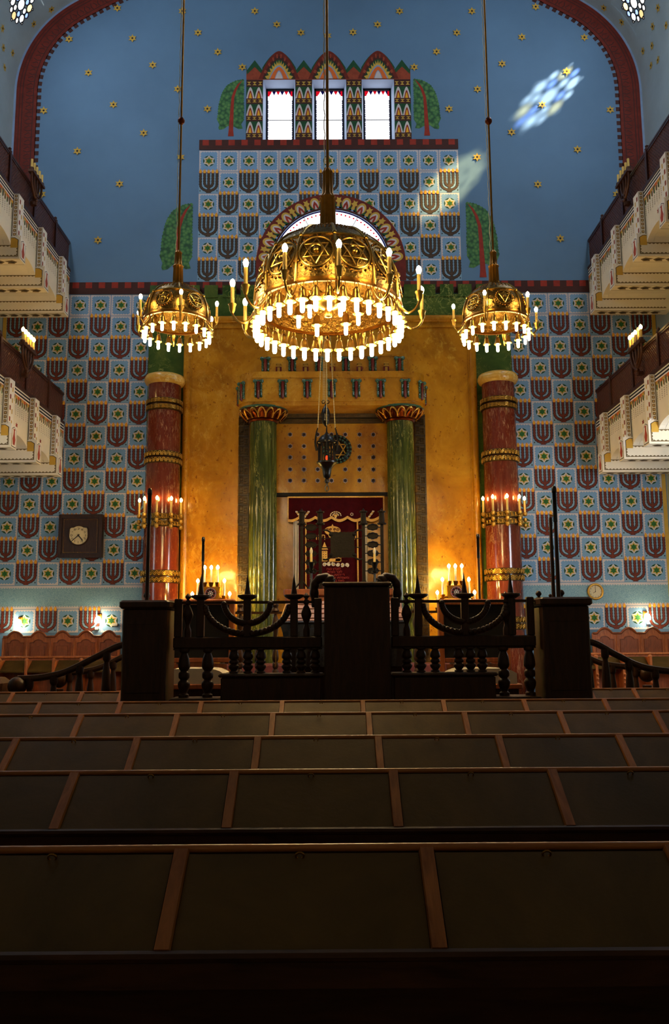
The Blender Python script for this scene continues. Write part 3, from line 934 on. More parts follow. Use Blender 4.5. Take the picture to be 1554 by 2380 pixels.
def rosette(n, sd, yc, hw, dim=False):
    hl = (TH1 - TH0) / 2 * 3.2; tm = (TH0 + TH1) / 2
    def fn(u, v, w=0):
        t = tm + v / 3.2
        return (sd * (ACX + (3.2 + w) * cos(t)), yc + u, ACZ + (3.2 + w) * sin(t))
    cs = []
    cs.append((0, 0, .165, PANEW))
    for k in range(6): cs.append((.27 * cos(k * pi / 3), .27 * sin(k * pi / 3), .09, PANEB if k % 2 else PANEW))
    for k in range(6): cs.append((.42 * cos((k + .5) * pi / 3), .42 * sin((k + .5) * pi / 3), .125, PANEW if k % 2 else PANEA))
    for k in range(6): cs.append((.46 * cos(k * pi / 3), .46 * sin(k * pi / 3), .085, PANEB if k % 3 == 0 else PANEW))
    for k in range(6): cs.append((.56 * cos((k + .5) * pi / 3), .56 * sin((k + .5) * pi / 3) , .04, PANEW))
    cs = [(u * .87, v * .87, r * .87, m) for u, v, r, m in cs]
    if dim: cs = [(u, v, r, PANEY) for u, v, r, m in cs]
    from mathutils.geometry import delaunay_2d_cdt
    pts, eds = [], []
    def loop(ps):
        o_ = len(pts); pts.extend(Vector(p) for p in ps)
        eds.extend((o_ + k, o_ + (k + 1) % len(ps)) for k in range(len(ps)))
    ho, hw, hl = (hw, hl), hw + .012, hl + .012
    loop([(-hw, -hl), (hw, -hl)] + [(hw, -hl + 2 * hl * k / 12) for k in range(1, 12)] + [(hw, hl), (-hw, hl)] + [(-hw, hl - 2 * hl * k / 12) for k in range(1, 12)])
    for (u, v, r, m) in cs: loop(disc(u, v, r, 18))
    ov, _, of, _, _, _ = delaunay_2d_cdt(pts, eds, [], 0, 1e-5)
    vs = [(p.x, p.y, 0) for p in ov]
    def inhole(f):
        c = [sum(vs[i][k] for i in f) / len(f) for k in (0, 1)]
        return any((c[0] - u) ** 2 + (c[1] - v) ** 2 < (r * .97) ** 2 for u, v, r, _ in cs)
    fs = [list(f) for f in of if not inhole(f)]
    b = MB()
    hw, hl = ho
    for w in (0.005, .03): b.add([fn(u, v, w) for u, v, _ in vs], fs, VAULT)
    o = struct('window_%d' % n, b, 'rosette window of round glass panes high in the %s vault' % ('left' if sd < 0 else 'right'))
    lead = MB()
    for (u, v, r, m) in cs:
        lead.tube([fn(u + r * cos(t), v + r * sin(t), 0) for t in [2 * pi * k / 18 for k in range(18)]], .012, LEAD, 5, closed=True)
    make('lead_rings', lead, o)
    g = MB()
    for (u, v, r, m) in cs: g.add([fn(*p, .015) for p in disc(u, v, r, 18)], [tuple(range(18))], m)
    make('glass', g, o)
n = 5
for sd in (-1, 1):
    for (y, h) in WINS:
        rosette(n, sd, y, h, y < 19.5); n += 1
for sd, nm in ((-1, 'left'), (1, 'right')):
    b = MB()
    b.box(sd * 8.57, sd * 8.8, Y0, D, -.2, ACZ, VAULT)
    o = struct('wall_' + nm, b, 'plain pale side wall behind the galleries')
b = MB()
b.box(-8.8, 8.8, Y0 - .3, Y0, -.2, 22.5, WHITE)
struct('wall_front', b)
b = MB(); b.box(-8.8, 8.8, Y0, D + .3, -.2, 0, FLOORW)
struct('floor', b, 'dark wooden floor')

# ------------------------------------------------------------------ marble ark wall
b = MB()
gx = 4.70
b.box(-gx, gx, 21.38, 21.5, 1.0, 10.48, GREENM)
x = -gx + .0
mp = (2 * gx) / 19.8
for k in range(20):
    x = -gx + k * mp
    b.box(x, x + .35, 21.36, 21.5, 10.40, 10.74, GREENM)
struct('trim_1', b, 'dark green marble surround with square merlons behind the ark')
b = MB()
b.box(-3.62, 3.62, 21.22, 21.38, 1.0, 9.68, GOLDM)
for sx in (-1, 1):
    b.lathe([(.10, 1.0), (.10, 9.70)], (sx * 3.66, 21.24, 0), GOLDM, 20)
    b.box(sx * 3.54, sx * 3.57, 21.20, 21.24, 1.0, 9.6, GOLDM)
b.tube([(-3.66, 21.24, 9.74), (3.66, 21.24, 9.74)], .10, GOLDM, 16)
b.box(-3.55, 3.55, 21.19, 21.24, 9.50, 9.56, GOLDM)
struct('trim_2', b, 'tall golden marble panel with a rounded frame behind the ark')

# ------------------------------------------------------------------ the ark: green columns, entablature, star panel
ark = thing('torah_ark', 'golden marble ark with two green fluted columns and a rounded entablature', 'ark', (0.03, 20.7, 1.0))
def rrect(x0, x1, y0, y1, r, n=8):
    """plan outline: straight at the back, rounded at the two front corners"""
    p = [(x0, y1)]
    p += [(x0 + r - r * cos(t), y0 + r - r * sin(t)) for t in [pi / 2 * k / n for k in range(n + 1)]]
    p += [(x1 - r + r * sin(t), y0 + r - r * cos(t)) for t in [pi / 2 * k / n for k in range(n + 1)]]
    p += [(x1, y1)]
    return p
def slab(mb, out, z0, z1, m): mb.prism(out, lambda u, v, w: (u, v, z0 + w), z1 - z0, m)
AX0, AX1 = -2.25, 2.33
ent = MB()
slab(ent, rrect(AX0, AX1, 20.02, 21.22, .42), 7.22, 7.80, GOLDM)
slab(ent, rrect(AX0 + .03, AX1 - .03, 20.05, 21.22, .42), 7.12, 7.22, GOLDM)
slab(ent, rrect(AX0 + .02, AX1 - .02, 20.0, 21.22, .45), 7.80, 7.95, GOLDM)
slab(ent, rrect(AX0 + .10, AX1 - .10, 20.1, 21.22, .45), 7.95, 7.99, GOLDM)
make('entablature', ent, ark)
att = MB()
slab(att, rrect(-1.60, 1.70, 20.24, 21.22, .12), 7.95, 8.40, GOLDM)
slab(att, rrect(-1.62, 1.72, 20.21, 21.22, .12), 8.40, 8.44, GOLDM)
make('attic', att, ark)
def corbel(x, y, z0, z1, nx=0.0, ny=-1.0):
    """red stave between two green glazed ropes with a scroll on top"""
    t = Vector((-ny, nx, 0)); nn = Vector((nx, ny, 0)); c = Vector((x, y, 0))
    P = lambda u, w, z: tuple(c + t * u + nn * w + Vector((0, 0, z)))
    m = MB()
    m.tube([P(0, .02, z0), P(0, .03, z0 + .04), P(0, .03, z1)], [.01, .035, .04], REDLAC, 8)
    for s in (-1, 1):
        m.tube([P(s * .068 + .008 * sin(k * 1.9), .015 + .008 * cos(k * 1.9), z0 + .05 + (z1 - z0 - .05) * k / 22) for k in range(23)], [.024 + .007 * (k % 2) for k in range(23)], GRNLAC, 6)
        m.ball(P(s * .085, .04, z1 + .01), .05, GRNLAC, 8)
    m.tube([P(-.1, .03, z1 + .015), P(.1, .03, z1 + .015)], .035, GRNLAC, 8)
    return m
import itertools
for k in range(7):
    xx = AX0 + .52 + (AX1 - AX0 - 1.04) * k / 6
    make('corbel', corbel(xx, 20.02, 7.27, 7.70), ark)
for sx, xe in ((-1, AX0), (1, AX1)):
    q = .42 * (1 - cos(pi / 4))
    make('corbel', corbel(xe - sx * q, 20.02 + q, 7.25, 7.68, sx * .707, -.707), ark)
    make('corbel', corbel(xe, 20.62, 7.25, 7.68, sx, 0), ark)
for k in range(6):
    xx = -1.58 + 3.28 * k / 5
    make('corbel', corbel(xx, 20.23, 7.97, 8.33), ark)
for k in range(5):
    xx = -1.58 + 3.28 * (k + .5) / 5
    m = MB()
    m.box(xx - .07, xx + .07, 20.15, 20.24, 7.99, 8.12, REDLAC); m.box(xx - .03, xx + .03, 20.13, 20.15, 7.99, 8.10, GILT)
    m.box(xx - .055, xx + .055, 20.14, 20.24, 8.12, 8.15, GILT); m.box(xx - .04, xx + .04, 20.15, 20.24, 8.15, 8.19, GILT); m.box(xx - .058, xx + .058, 20.14, 20.24, 8.19, 8.215, GILT)
    make('gilt_knob', m, ark)
for cxx in (-1.645, 1.715):
    c = MB()
    fl = lambda t, z: 1.0 - .045 * abs(sin(t * 11)) ** 0.8
    c.lathe([(.345, 1.0), (.345, 1.3), (.335, 4.0), (.322, 6.92)], (cxx, 20.55, 0), GREENC, 132, True, fl)
    co = make('column', c, ark)
    k = MB()
    k.lathe([(.34, 6.80), (.37, 6.84), (.34, 6.88)], (cxx, 20.55, 0), CAPM, 32)
    lob = lambda t, z: 1.0 + .07 * abs(cos(t * 6)) * (1 if z > 6.92 else 0.3)
    k.lathe([(.34, 6.86), (.40, 6.90), (.50, 6.97), (.56, 7.04), (.555, 7.09)], (cxx, 20.55, 0), CAPM, 96, True, lob)
    k.lathe([(.57, 7.08), (.60, 7.10), (.60, 7.135), (.5, 7.14)], (cxx, 20.55, 0), GRNLAC, 40)
    for j in range(16):
        t = 2 * pi * j / 16
        for (dr, hh, ww, rr) in ((0.0, .19, .10, .022), (0.015, .12, .06, .016)):
            arcp = []
            for i in range(9):
                a = pi * i / 8
                u = ww * cos(a); zz = 6.87 + hh * sin(a)
                rad = .36 + (zz - 6.86) * .95 + .045 + dr
                arcp.append((cxx + rad * cos(t + u / rad), 20.55 + rad * sin(t + u / rad), zz))
            k.tube(arcp, rr, GILT if dr == 0 else CAPM, 6)
    make('capital', k, co)
# brown meander jambs and lintel
for sx, x0, x1 in ((-1, -2.29, -2.03), (1, 2.11, 2.38)):
    m = MB(); m.box(x0, x1, 20.95, 21.22, 1.0, 7.12, TRAV)
    xm = (x0 + x1) / 2
    for k in range(24):
        z = 1.15 + k * .248
        m.box(x0, x1, 20.935, 20.95, z + .205, z + .215, BLACK)
        m.box(x0 - .005, x0 + .03, 20.92, 20.95, z, z + .2, BRONZE)
        for (a, c, u, v) in ((.02, .11, .02, .04), (.02, .035, .02, .19), (.02, .11, .17, .19), (.095, .11, .08, .19), (.055, .11, .08, .1),
                             (.14, .23, .0, .02), (.215, .23, .0, .15), (.14, .23, .13, .15), (.14, .155, .06, .15), (.14, .19, .055, .075)):
            m.box(x0 + a, x0 + c, 20.915, 20.95, z + u, z + v, BRONZE)
    make('meander_jamb', m, ark)
m = MB()
m.box(-1.36, 1.46, 20.90, 21.22, 6.90, 7.01, TRAV); m.box(-1.36, 1.46, 20.82, 21.22, 7.02, 7.12, TRAV)
for k in range(16):
    xx = -1.3 + k * .17
    for zz, yy in ((6.92, 20.89), (7.035, 20.81)):
        m.box(xx, xx + .12, yy, yy + .02, zz + .055, zz + .07, BRONZE); m.box(xx, xx + .012, yy, yy + .02, zz, zz + .07, BRONZE); m.box(xx + .04, xx + .14, yy, yy + .02, zz + .01, zz + .025, BRONZE)
make('lintel', m, ark)
m = MB()
m.box(-2.03, 2.11, 20.98, 21.22, 5.15, 6.9, GOLDM)
sp = make('star_panel', m, ark)
cols_ = [674, 706, 738, 770, 802, 835, 867]; rows_ = [1010, 1037, 1063, 1091, 1117]
skip = {(1, 2), (1, 3), (1, 4), (2, 2), (2, 3), (2, 4), (3, 3)}
for r, py in enumerate(rows_):
    for c, px in enumerate(cols_):
        if (r, c) in skip: continue
        X, _, Z = at(px, py, 20.97)
        m = MB()
        m.prism(star6(X, Z, .068, .68), lambda u, v, w: (u, 20.965 + w, v), .02, CREAM)
        m.prism(star6(X, Z, .060, .62), lambda u, v, w: (u, 20.962 + w, v), .02, DKBROWN)
        m.prism(star6(X, Z, .042, .577), lambda u, v, w: (u, 20.958 + w, v), .02, BLACK)
        make('inlaid_star', m, sp)
m = MB(); m.box(-2.03, 2.11, 21.17, 21.22, 1.0, 5.15, GOLDM); make('niche_back', m, ark)
m = MB(); m.box(-1.9, 2.0, 21.0, 21.17, 5.07, 5.15, BLKLEA); make('niche_shade_strip', m, ark)  # dark strip standing in for the shadow under the star panel
m = MB(); m.box(-2.4, 2.48, 20.17, 21.22, .02, 1.0, GOLDM); make('plinth', m, ark)

# wreath with star of david on the panel
wc = (0.165, 20.90, 6.22)
wr = thing('wreath_medallion', 'dark bronze laurel wreath ring around a gilt star on the ark', 'wreath', (wc[0], 20.97, wc[2]))
m = MB()
R_ = .30
m.tube([(wc[0] + R_ * cos(t), wc[1], wc[2] + R_ * sin(t)) for t in [2 * pi * k / 40 for k in range(40)]], .035, IRON, 8, closed=True)
for k in range(44):
    t = 2 * pi * k / 44
    for dr in (-.035, .04):
        r = R_ + dr
        m.ball((wc[0] + r * cos(t), wc[1] - .02, wc[2] + r * sin(t)), .032, GRNLAC if k % 2 else IRON, 5)
m.ball((wc[0], wc[1], wc[2] + .37), .035, IRON, 6); m.tube([(wc[0], wc[1], wc[2] + .3), (wc[0], wc[1], wc[2] + .42)], .02, IRON, 6)
make('wreath', m, wr)
m = MB()
for off in (0, pi):
    tri = [(wc[0] + .265 * cos(pi / 2 + off + k * 2 * pi / 3), wc[1] + .02, wc[2] + .265 * sin(pi / 2 + off + k * 2 * pi / 3)) for k in range(3)]
    for k in range(3): m.tube([tri[k], tri[(k + 1) % 3]], .016, GILT, 6)
make('gilt_star', m, wr)
m = MB(); m.lathe([(.26, 0), (.26, .02)], (0, 0, 0), BLACK, 28)
m.v = [(wc[0] + a, wc[1] + .07 - c, wc[2] + b_) for a, b_, c in m.v]
make('backing_disc', m, wr)

# ------------------------------------------------------------------ ark curtain
ct = thing('ark_curtain', 'burgundy velvet ark curtain with gold embroidery and a scalloped valance', 'curtain', (.13, 21.1, 5.05))
def cloth(x0, x1, z0, z1, y, m, bottom=None, amp=.018, n=80, folds=9, nz=8, th=.012):
    mb = MB(); v = []
    for s in (0, th):
        for j in range(nz + 1):
            for i in range(n + 1):
                u = i / n; x = x0 + (x1 - x0) * u
                zb = z0 + (bottom(u) if bottom else 0)
                z = z1 + (zb - z1) * j / nz
                v.append((x, y + s + amp * sin(u * folds * 2 * pi) * (.35 + .65 * j / nz), z))
    f = []
    k = (n + 1) * (nz + 1)
    for o, fl in ((0, 0), (k, 1)):
        for j in range(nz):
            for i in range(n):
                a = o + j * (n + 1) + i
                q = (a, a + 1, a + n + 2, a + n + 1)
                f.append(q if fl else tuple(reversed(q)))
    for i in range(n):
        for a in (i, nz * (n + 1) + i): f.append((a, a + 1, a + 1 + k, a + k))
    for j in range(nz):
        for a in (j * (n + 1), j * (n + 1) + n): f.append((a, a + n + 1, a + n + 1 + k, a + k))
    mb.add(v, f, m, True)
    return mb
cur = make('curtain', cloth(-.84, .86, 2.5, 4.95, 21.09, VELVET, amp=.025, folds=5), ct)
val = make('valance', cloth(-1.066, 1.325, 4.46, 5.04, 21.02, VELVET, lambda u: .085 * (1 - abs(sin(u * 6 * pi + .9)))  , amp=.008, folds=6, n=120), ct)
def front(y): return lambda u, v, w=0: (u, y - w, v)
def sc(u): return 4.46 + .085 * (1 - abs(sin(u * 6 * pi + .9)))
m = MB()
for k in range(120):
    u0, u1 = k / 120, (k + 1) / 120; X0, X1 = -1.066 + 2.391 * u0, -1.066 + 2.391 * u1
    m.prism([(X0, sc(u0) - .05), (X1, sc(u1) - .05), (X1, sc(u1) + .02), (X0, sc(u0) + .02)], front(20.995), -.015, GOLDTH)
make('fringe', m, val)
m = MB()
m.box(-1.07, 1.33, 20.99, 21.02, 5.02, 5.055, GOLDTH); m.box(-1.075, -1.045, 20.99, 21.02, 4.47, 5.05, GOLDTH); m.box(1.30, 1.33, 20.99, 21.02, 4.47, 5.05, GOLDTH)
make('braid', m, val)
m = MB(); F = front(20.998)
def leafspray(cx, cz, sg, n=6):
    for k in range(n):
        t = k / (n - 1)
        x = cx + sg * (.03 + .12 * t); z = cz - .09 + .16 * t
        for d in (-1, 1):
            e = [(x + .022 * cos(q) * .6 + d * .014, z + .022 * sin(q)) for q in [2 * pi * i / 7 for i in range(7)]]
            m.poly(e, F, GOLDTH if (k + d) % 2 else SILVTH)
for cx in (-.70, .90):
    leafspray(cx, 4.60, -1); leafspray(cx, 4.60, 1)
for cx in (-.28, .52):
    for k in range(10):
        t = 2 * pi * k / 10; m.poly(disc(cx + .03 * cos(t), 4.60 + .03 * sin(t), .012, 6), F, SILVTH if k % 2 else GOLDTH)
for k in range(15):
    t = pi * k / 14; r = .13
    m.poly(disc(.12 + r * cos(t), 4.57 + r * .75 * sin(t), .014, 6), F, GOLDTH if k % 2 else SILVTH)
for k in range(9):
    t = pi * k / 8; m.poly(disc(.12 + .07 * cos(t), 4.57 + .06 * sin(t), .013, 6), F, SILVTH if k % 2 else GOLDTH)
m.poly([(.07, 4.60), (.17, 4.60), (.15, 4.53), (.09, 4.53)], F, GOLDTH); m.poly([(.10, 4.53), (.14, 4.53), (.12, 4.49)], F, SILVTH)
make('embroidery', m, val)
m = MB(); F = front(21.055)
for xx in (-.62, .66):
    m.box(xx - .018, xx + .018, 21.052, 21.066, 2.5, 4.5, GOLDTH)
make('gold_stripe', m, cur)
m = MB()
cxw, czw = .04, 4.20                        # embroidered crown with scrolls
m.poly([(cxw + .20 * cos(t), czw + .115 * sin(t)) for t in [2 * pi * k / 28 for k in range(28)]], F, GOLDTH)
m.poly([(cxw - .12, czw - .08), (cxw + .12, czw - .08), (cxw + .08, czw - .17), (cxw - .08, czw - .17)], F, GOLDTH)
m.poly([(cxw - .03, czw + .11), (cxw, czw + .17), (cxw + .03, czw + .11)], F, GOLDTH)
F2 = front(21.050)
for sx in (-1, 1):
    for (ox, oz, rr) in ((.13, .02, .045), (.05, .03, .035), (.05, -.05, .03)):
        sp_ = [(cxw + sx * ox + (rr * (1 - k / 16)) * cos(k * .8), czw + oz + (rr * (1 - k / 16)) * sin(k * .8)) for k in range(14)]
        m.strip(sp_, .014, F2, VELVET)
# little embroidered towers either side of the hidden middle
for sx in (-1, 1):
    tx = .04 + sx * .17 - .03
    m.poly([(tx - .07, 3.44), (tx + .07, 3.44), (tx + .07, 3.70), (tx - .07, 3.70)], F, GOLDTH)
    m.poly([(tx - .09, 3.73), (tx + .09, 3.73), (tx + .05, 3.80), (tx, 3.92), (tx - .05, 3.80)], F, GOLDTH)
    for i in range(4):
        for j in range(2): m.poly(disc(tx - .03 + j * .06, 3.49 + i * .06, .012, 6), F2, VELVET)
m.poly([(-.05, 3.43), (.24, 3.43), (.24, 3.51), (-.05, 3.51)], F, GOLDTH)
for k in range(6):
    cx = -.16 + k * .11
    sp_ = [(cx + (.052 * (1 - i / 18)) * cos(i * .75 + k), 3.36 + .012 * sin(k) + (.052 * (1 - i / 18)) * sin(i * .75 + k)) for i in range(15)]
    m.strip(sp_, .015, F, SILVTH)
    m.poly(disc(cx, 3.36, .018, 8), F2, SILVTH if k % 2 else GOLDTH)
for sx, xx in ((-1, -.42), (1, .48)):
    for k in range(7): m.poly(disc(xx + .03 * sin(k * 1.6), 2.62 + k * .035, .016, 6), F, SILVTH if k % 2 else GOLDTH)
make('embroidered_crown', m, cur)
m = MB()
TF = lambda ox, oz: (lambda u, v, w: (ox + u, 21.056 - w, oz + v))
for ch, ox, oz in (('כתר', .44, 4.04), ('תורה', -.36, 4.04)):
    m.add(*text_mb(ch, .22, TF(ox, oz), GOLDTH))
for i, t in enumerate(('לזכרון נצח', 'לזכר נשמת', 'ר׳ יהושע הלוי ז״ל', 'ומשפחתו שנת תרפ״ב', 'מאת בניו ובנותיו', 'בן ר׳ נחום', 'תנצב״ה')):
    m.add(*text_mb(t, .08, TF(.06 + (.03 if i % 2 else 0), 3.25 - i * .072), REDTH))
make('embroidered_lettering', m, cur)
# white curtain lining seen at the left edge
make('white_lining', cloth(-.93, -.80, 2.5, 4.45, 21.06, CLOTHW, amp=.02, folds=2, n=16), ct)
make('white_lining', cloth(.84, .89, 2.5, 4.45, 21.06, CLOTHW, amp=.01, folds=1, n=10), ct)

# ------------------------------------------------------------------ red columns with gilded bands and candle rings
def red_column(sx, cx, label):
    t = thing('marble_column', label, 'column', (cx, 20.9, .02), 'red columns by the ark')
    taper = lambda z: .445 - .04 * (z - 1.0) / 6.9
    m = MB(); m.lathe([(taper(z), z) for z in (.02, 1.0, 2.5, 4, 5.5, 7, 7.95)], (cx, 20.9, 0), REDM, 48); make('shaft', m, t)
    m = MB(); m.lathe([(.40, 7.86), (.47, 7.90), (.505, 7.97), (.505, 8.03), (.47, 8.10), (.40, 8.13), (1e-4, 8.13)], (cx, 20.9, 0), OCHREM, 48); make('capital', m, t)
    for i, z in enumerate((7.33, 5.99, 3.06, 1.9)):
        r = taper(z) + .025
        m = MB()
        for dz in (0, .16):
            m.lathe([(r - .03, z - .16 + dz), (r + .008, z - .145 + dz), (r + .008, z - .02 + dz), (r - .03, z - .005 + dz)], (cx, 20.9, 0), BAND, 48)
        n = 28
        for dz in (0, .16):
            for k in range(n):
                a = 2 * pi * k / n; zz = z - .08 + dz; rr = r + .016
                P = lambda da, dzz: (cx + rr * cos(a + da), 20.9 + rr * sin(a + da), zz + dzz)
                h = pi / n
                if i == 0: m.tube([P(-h * .8, -.045), P(-h * .8, .045), P(h * .8, .045), P(h * .8, -.045)], .011, GILT, 5, closed=True); m.tube([P(-h * .6, .018), P(h * .6, .018)], .010, GILT, 5); m.tube([P(-h * .6, -.018), P(h * .6, -.018)], .010, GILT, 5)
                elif i == 1:
                    for q in (1.0, .6): m.tube([P(h * q * cos(s), -.055 + .1 * q * sin(s)) for s in [pi * j / 6 for j in range(7)]], .011, GILT, 5)
                else:
                    for o in (-.022, .022): m.tube([P(-h, -.03 + o), P(0, .03 + o), P(h, -.03 + o)], .011, GILT, 5)
        make('gilded_band', m, t)
    return t
red_column(-1, -4.16, 'red marble column with gilded bands left of the ark')
red_column(1, 4.23, 'red marble column with gilded bands right of the ark')
def candle_parts(parent, p, h, r, lit, name='candle', bulb_h=.11, bulb_r=.036, tube_m=WAX, glow=None):
    m = MB(); m.lathe([(r, 0), (r, h - .02), (r * .85, h)], p, tube_m, 10)
    c = make(name, m, parent)
    bz = (p[0], p[1], p[2] + h)
    m = MB(); m.lathe([(r * .7, 0), (bulb_r * .8, bulb_h * .2), (bulb_r, bulb_h * .42), (bulb_r * .75, bulb_h * .7), (1e-4, bulb_h)], bz, (glow or CANDM) if lit else IVORY, 10)
    make('bulb', m, c)
    return c
def candle_ring(cx, label):
    t = thing('candle_ring', label, 'candle ring', (cx, 20.9, 4.5), 'candle rings on the red columns')
    r = .45; z = 4.43
    m = MB()
    for dz in (0, .17): m.lathe([(r - .035, z - .17 + dz), (r + .012, z - .16 + dz), (r + .012, z - .02 + dz), (r - .035, z - .01 + dz)], (cx, 20.9, 0), BAND, 48)
    for dz in (0, .17):
        for k in range(26):
            a = 2 * pi * k / 26; rr = r + .016
            P = lambda u, v: (cx + rr * cos(a + u), 20.9 + rr * sin(a + u), z - .09 + dz + v)
            h = pi / 26 * .8
            m.tube([P(-h, -.05), P(-h, .05), P(h, .05), P(h, -.03), P(-h * .3, -.03), P(-h * .3, .015)], .011, GILT, 5)
    make('gilded_band', m, t)
    for k in range(5):
        a = -pi / 2 + radians(-76 + 38 * k)
        rr = r + .075
        p = (cx + rr * cos(a), 20.9 + rr * sin(a), z + .16)
        m = MB()
        for (z0, q) in ((-.32, .05), (-.18, .05), (-.04, .055)): m.lathe([(.02, z0 - .06), (q, z0 - .03), (q, z0 + .03), (.02, z0 + .05)], p, GILT, 10)
        make('candle_socket', m, t)
        candle_parts(t, p, .30, .026, True)
candle_ring(-4.18, 'ring of five lit candles on the red column left of the ark')
candle_ring(4.25, 'ring of five lit candles on the red column right of the ark')

# ------------------------------------------------------------------ galleries
PAR = paint('parapet_cream', (238, 225, 202), 0.7, 0.04)
PARW = paint('parapet_white', (240, 232, 220), 0.7, 0.04)
OCH = paint('ochre_panel', (206, 160, 62), 0.7, 0.08)
LOZ = paint('red_lozenge', (176, 76, 58), 0.7, 0.08)
TAUPE = paint('taupe_edge', (120, 100, 66), 0.7, 0.08)
SAGE = paint('sage_line', (190, 186, 156), 0.7, 0.05)
def gallery(sd, zt, label):
    g = thing('gallery', label, 'gallery', (sd * 7.6, 17.5, zt - 1.2), 'side galleries')
    X = lambda d: sd * (6.85 + d)
    ya, yb = 12.6, 21.48
    pit = 1.545; near = [20.52 - pit * k for k in range(6)]
    BW = .30
    m = MB()
    bays = []
    for i in range(len(near)):
        bays.append((near[i] + BW, near[i - 1] if i else yb, 1.0 if i else .55))
    def archz(t, f): return zt - 1.20 + .17 * max(sin(pi * t * f), 0) ** .6
    m.box(X(0.002), X(.14), ya, yb, zt - .95, zt, PAR)
    for (y0, y1, f_) in bays:
        n = 14
        bot = [(y0 + (y1 - y0) * k / n, archz(k / n, f_)) for k in range(n + 1)]
        m.prism([(y0, zt - .95)] + bot + [(y1, zt - .95)], lambda u, v, w: (X(.002 + w), u, v), .136, PAR)
    # arched underside between the beams
    edges = [ya] + sorted(near) + [yb + .9]
    # stripes
    st = [(.0, .03, PARW), (.03, .07, BLACK), (.07, .105, PARW), (.105, .145, BLACK), (.145, .175, PARW), (.175, .19, ORANGE)]
    S = lambda l: (lambda y, z: (X(-.002 * l), y, z))
    for (a, b_, mm) in st: m.poly([(ya, zt - b_), (yb, zt - b_), (yb, zt - a), (ya, zt - a)], S(1), mm)
    for i in range(len(near)):
        y0 = near[i] + BW; y1 = (near[i - 1] if i else yb)
        if y1 - y0 < .3: continue
        n = max(3, int(round((y1 - y0 - .12) / .1145)))
        w = (y1 - y0) / n
        for k in range(n):
            yc = y0 + (k + .5) * w
            m.poly([(yc - w * .45, zt - .25), (yc + w * .45, zt - .25), (yc + w * .45, zt - .19), (yc - w * .45, zt - .19)], S(1), (OCH, ORANGE, TAUPE)[k % 3])
            m.poly([(yc - w * .30, zt - .38), (yc, zt - .36), (yc, zt - .25), (yc - w * .30, zt - .25)], S(2), GREEN if k % 2 else OLIVE)
            m.poly([(yc + w * .04, zt - .34), (yc + w * .28, zt - .34), (yc + w * .28, zt - .25), (yc + w * .04, zt - .25)], S(2), BRICK if k % 2 else OCH)
            for q in range(5):
                z = zt - .41 - q * .045
                m.poly([(yc - w * .16, z - .022), (yc + w * .02, z - .022), (yc + w * .02, z), (yc - w * .16, z)], S(2), TAUPE)
        ym = (y0 + y1) / 2
        if y1 - y0 > .5: m.poly(star6(ym - .1, zt - .83, .075, .45), S(2), RED)
        for yy in (y0 + .02, y1 - .05): m.poly([(yy, zt - 1.1), (yy + .03, zt - 1.1), (yy + .03, zt - .2), (yy, zt - .2)], S(.5), SAGE)
    make('parapet', m, g)
    m = MB()
    m.box(X(.14), sd * 8.565, ya, yb, zt - .92, zt - .8, PAR)
    # coved soffit strips between the beams
    for i in range(len(near)):
        y0 = near[i] + BW; y1 = (near[i - 1] if i else yb)
        n = 10; prev = None
        for k in range(n + 1):
            t = k / n
            p = (y0 + (y1 - y0) * t, zt - 1.20 + .17 * max(sin(pi * t * (1.0 if i else .55)), 0) ** .6)
            if prev: m.add([(X(.141), prev[0], prev[1]), (X(.141), p[0], p[1]), (sd * 8.565, p[0], p[1]), (sd * 8.565, prev[0], prev[1])], [(0, 1, 2, 3)], PAR, True)
            prev = p
    make('floor_soffit', m, g)
    for i, y in enumerate(near):
        m = MB()
        m.box(X(-.125), X(0), y, y + BW, zt - 1.02, zt - .005, PARW)                # pilaster
        m.box(X(-.21), X(.02), y - .012, y + BW + .012, zt - 1.20, zt - 1.0, PARW)  # corbel
        m.box(X(-.21), sd * 8.565, y - .012, y + BW + .012, zt - 1.50, zt - 1.20, PAR)  # transverse beam
        # splay between pilaster and corbel
        m.add([(X(-.125), y, zt - .94), (X(-.125), y + BW, zt - .94), (X(-.21), y + BW + .012, zt - 1.02), (X(-.21), y - .012, zt - 1.02)], [(0, 1, 2, 3)], PARW)
        m.add([(X(-.125), y, zt - .94), (X(-.21), y - .012, zt - 1.02), (X(-.125), y, zt - 1.02)], [(0, 1, 2)], PARW)
        N = lambda l, yy=y: (lambda d, z: (X(d), yy - .0015 * l, z))
        NB = lambda l, yy=y: (lambda d, z: (X(d), yy - .012 - .0015 * l, z))
        P = MB()
        P.poly([(-.0, zt - .99), (.0 - .014, zt - .99), (-.014, zt - .02), (0, zt - .02)], N(1), BLACK)
        P.poly([(-.116, zt - .99), (-.124, zt - .99), (-.124, zt - .02), (-.116, zt - .02)], N(1), TAUPE)
        for k in range(11):
            z = zt - .06 - k * .088
            q = lambda s: [(-.066 - s, z - s), (-.066 + s, z - s), (-.066 + s, z + s), (-.066 - s, z + s)]
            P.poly(q(.029), N(1), BLACK); P.poly(q(.02), N(2), OCH); P.poly(q(.009), N(3), PARW)
        # corbel near face: ochre panel; beam near face: toothed band
        zb, zc_ = zt - 1.455, zt - 1.205
        P.poly([(.012, zc_ + .0), (.012, zc_ + .185), (-.085, zc_ + .185), (-.165, zc_ + .135), (-.165, zc_ - .0)], NB(1), BLACK)
        P.poly([(-.0, zc_ - .05), (-.0, zc_ + .172), (-.082, zc_ + .172), (-.152, zc_ + .128), (-.152, zc_ - .05)], NB(4), OCH)
        P.poly([(1.6, zb), (-.168, zb), (-.168, zc_ + .01), (1.6, zc_ + .01)], NB(2), TAUPE)
        z0, z1 = zb + .014, zc_ - .004
        zz = [(1.6, z0)]
        n = 42
